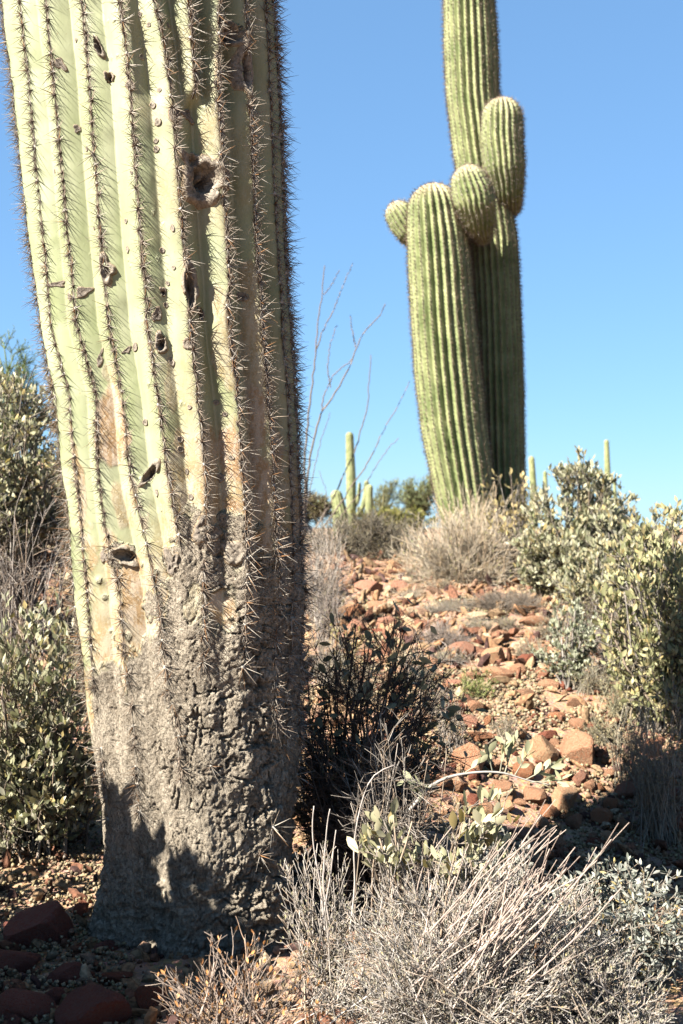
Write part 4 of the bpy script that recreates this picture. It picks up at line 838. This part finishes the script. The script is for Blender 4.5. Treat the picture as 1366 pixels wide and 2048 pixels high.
while cnt < 255 and tries < 6000:
    tries += 1
    if cnt < 225:
        py = 1150 + 610 * rng.random() ** .62; lo_ = np.interp(py, [1150,1300,1420,1560,1700,1760],[650,700,800,850,930,900]); hi_ = np.interp(py, [1150,1230,1300,1420,1500,1600,1760],[830,1000,1090,1180,1366,1400,1400]); px = rng.uniform(lo_, hi_)
    else: px = rng.uniform(0, 330) if rng.random() < .6 else rng.uniform(0, 160); py = rng.uniform(1790, 2048) if px > 160 or rng.random() < .6 else rng.uniform(1540, 1800)
    w = 14 + 48 * rng.random() ** 2.4
    if any(math.hypot(px - a, (py - b) * 1.3) < (r_ + w / 2) * .62 for a, b, r_ in placed): continue
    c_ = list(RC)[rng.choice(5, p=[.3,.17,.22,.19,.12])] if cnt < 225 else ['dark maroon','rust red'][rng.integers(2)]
    j = int(np.argmin([math.hypot(px - a, (py - b) * 1.5) for a, b, _ in HPOS])); dx, dy = px - HPOS[j][0], py - HPOS[j][1]
    rel = ('right of' if dx > 0 else 'left of') if abs(dx) > abs(dy) * 1.2 else ('below' if dy > 0 else 'above'); dist = math.hypot(dx, dy); how = 'just ' if dist < 60 else ('' if dist < 110 else 'well ')
    sz = 'tiny' if w < 15 else 'small' if w < 20 else 'middling' if w < 28 else 'fairly large'; shp = ['angular','flat','chunky','wedge shaped'][cnt % 4]
    lab = f'{sz} {c_} {shp} stone {how}{rel} the {NEARN[j]}'
    if lab in used or len(lab.split()) > 16: continue
    used[lab] = 1; placed.append((px, py, w / 2))
    random.seed(1000 + cnt); rock(px, py, w, w * rng.uniform(.5, .85), c_, lab, 6 + cnt % 10, rng.uniform(0, 6.28), rng.uniform(-.35, .35), 'loose stones on the slope'); cnt += 1
# finer stones, and the knobbly pale ground cover between them
tv, tf = rock_mesh(900, 1, ncut=9, rough=.2)[1:]
n = 26000; Y = 1.5 + 8.6 * rng.random(n) ** 1.25; X = rng.uniform(-.46, .48, n) * Y; 
pn = np.stack([X, Y, X * 0], -1); dn = fbm(pn * 1.6, 3, 44); keep = (dn > -.22) | (rng.random(n) < .35); X, Y = X[keep], Y[keep]; n = len(X)
s = (.006 + .032 * rng.random(n) ** 4) * np.clip(Y / 3, .8, 1.8)
def randR(n, rng):
    a = norm(rng.normal(0, 1, (n, 3))); b = norm(np.cross(a, rng.normal(0, 1, (n, 3)))); return np.stack([a, b, np.cross(a, b)], -1)
cp = np.array([(.50,.33,.19),(.46,.26,.14),(.27,.125,.075),(.48,.30,.20),(.58,.44,.29),(.13,.07,.06)]); co = cp[rng.choice(6, n, p=[.26,.18,.24,.16,.08,.08])] * rng.uniform(.8, 1.15, (n, 1))
S3 = s[:, None] * np.stack([rng.uniform(.8, 1.25, n), rng.uniform(.6, 1.0, n), rng.uniform(.45, .85, n)], -1); T3 = np.stack([X, Y, hgt(X, Y) + s * .35], -1); R3 = randR(n, rng); mb = MB()
g_ = (1 + 5 ** .5) / 2; iv = norm(np.array([[-1,g_,0],[1,g_,0],[-1,-g_,0],[1,-g_,0],[0,-1,g_],[0,1,g_],[0,-1,-g_],[0,1,-g_],[g_,0,-1],[g_,0,1],[-g_,0,-1],[-g_,0,1]], float)) * np.random.default_rng(4).uniform(.75, 1.1, (12, 1))
if_ = np.array([[0,11,5],[0,5,1],[0,1,7],[0,7,10],[0,10,11],[1,5,9],[5,11,4],[11,10,2],[10,7,6],[7,1,8],[3,9,4],[3,4,2],[3,2,6],[3,6,8],[3,8,9],[4,9,5],[2,4,11],[6,2,10],[8,6,7],[9,8,1]])
bg_ = s > .021
for m_, v_, f_ in ((bg_, tv, tf), (~bg_, iv, if_)): inst(mb, v_, f_, T3[m_], R3[m_], S3[m_], co[m_])
o = mb.build('gravel', M_gravel, smooth=False, kind='stuff')
tag(o, 'fine red and tan gravel strewn over the whole slope', 'gravel')
ov = np.array([[1,0,0],[-1,0,0],[0,1,0],[0,-1,0],[0,0,1],[0,0,-1]], float); of = np.array([[0,2,4],[2,1,4],[1,3,4],[3,0,4],[2,0,5],[1,2,5],[3,1,5],[0,3,5]])
n = 66000; Y = 1.6 + 6.3 * rng.random(n) ** 1.3; X = rng.uniform(-.40, .42, n) * Y; dn = fbm(np.stack([X * 1.7, Y * 1.3, X * 0], -1), 4, 66)
px = CX + X / Y * F; py = CY - (hgt(X, Y) - CZ) / Y * F
bias = .30 * sstep(px, 1090, 1220) * sstep(py, 1380, 1450) + .35 * (np.hypot((px - 930) / 90, (py - 1225) / 30) < 1) + .35 * (np.hypot((px - 1110) / 75, (py - 1355) / 25) < 1) + .3 * (px < 260) * (py > 1600) + .2 * (py > 1580) * (px > 1150)
keep = dn + bias > .31; X, Y = X[keep], Y[keep]; n = len(X); s = rng.uniform(.0035, .0075, n) * np.clip(Y / 3.2, .8, 1.6)
co = np.array([.50,.40,.26]) * rng.uniform(.5, 1.3, (n, 1)) * np.array([1, 1, 1]); gg = rng.random(n) < .25; co[gg] = np.array([.42,.35,.19])
mb = MB(); inst(mb, ov, of, np.stack([X, Y, hgt(X, Y) + rng.uniform(.002, .018, n)], -1), randR(n, rng), s, co); o = mb.build('ground_cover', M_gravel, kind='stuff')
tag(o, 'knobbly dry beige mat of spike moss between the stones', 'ground cover')
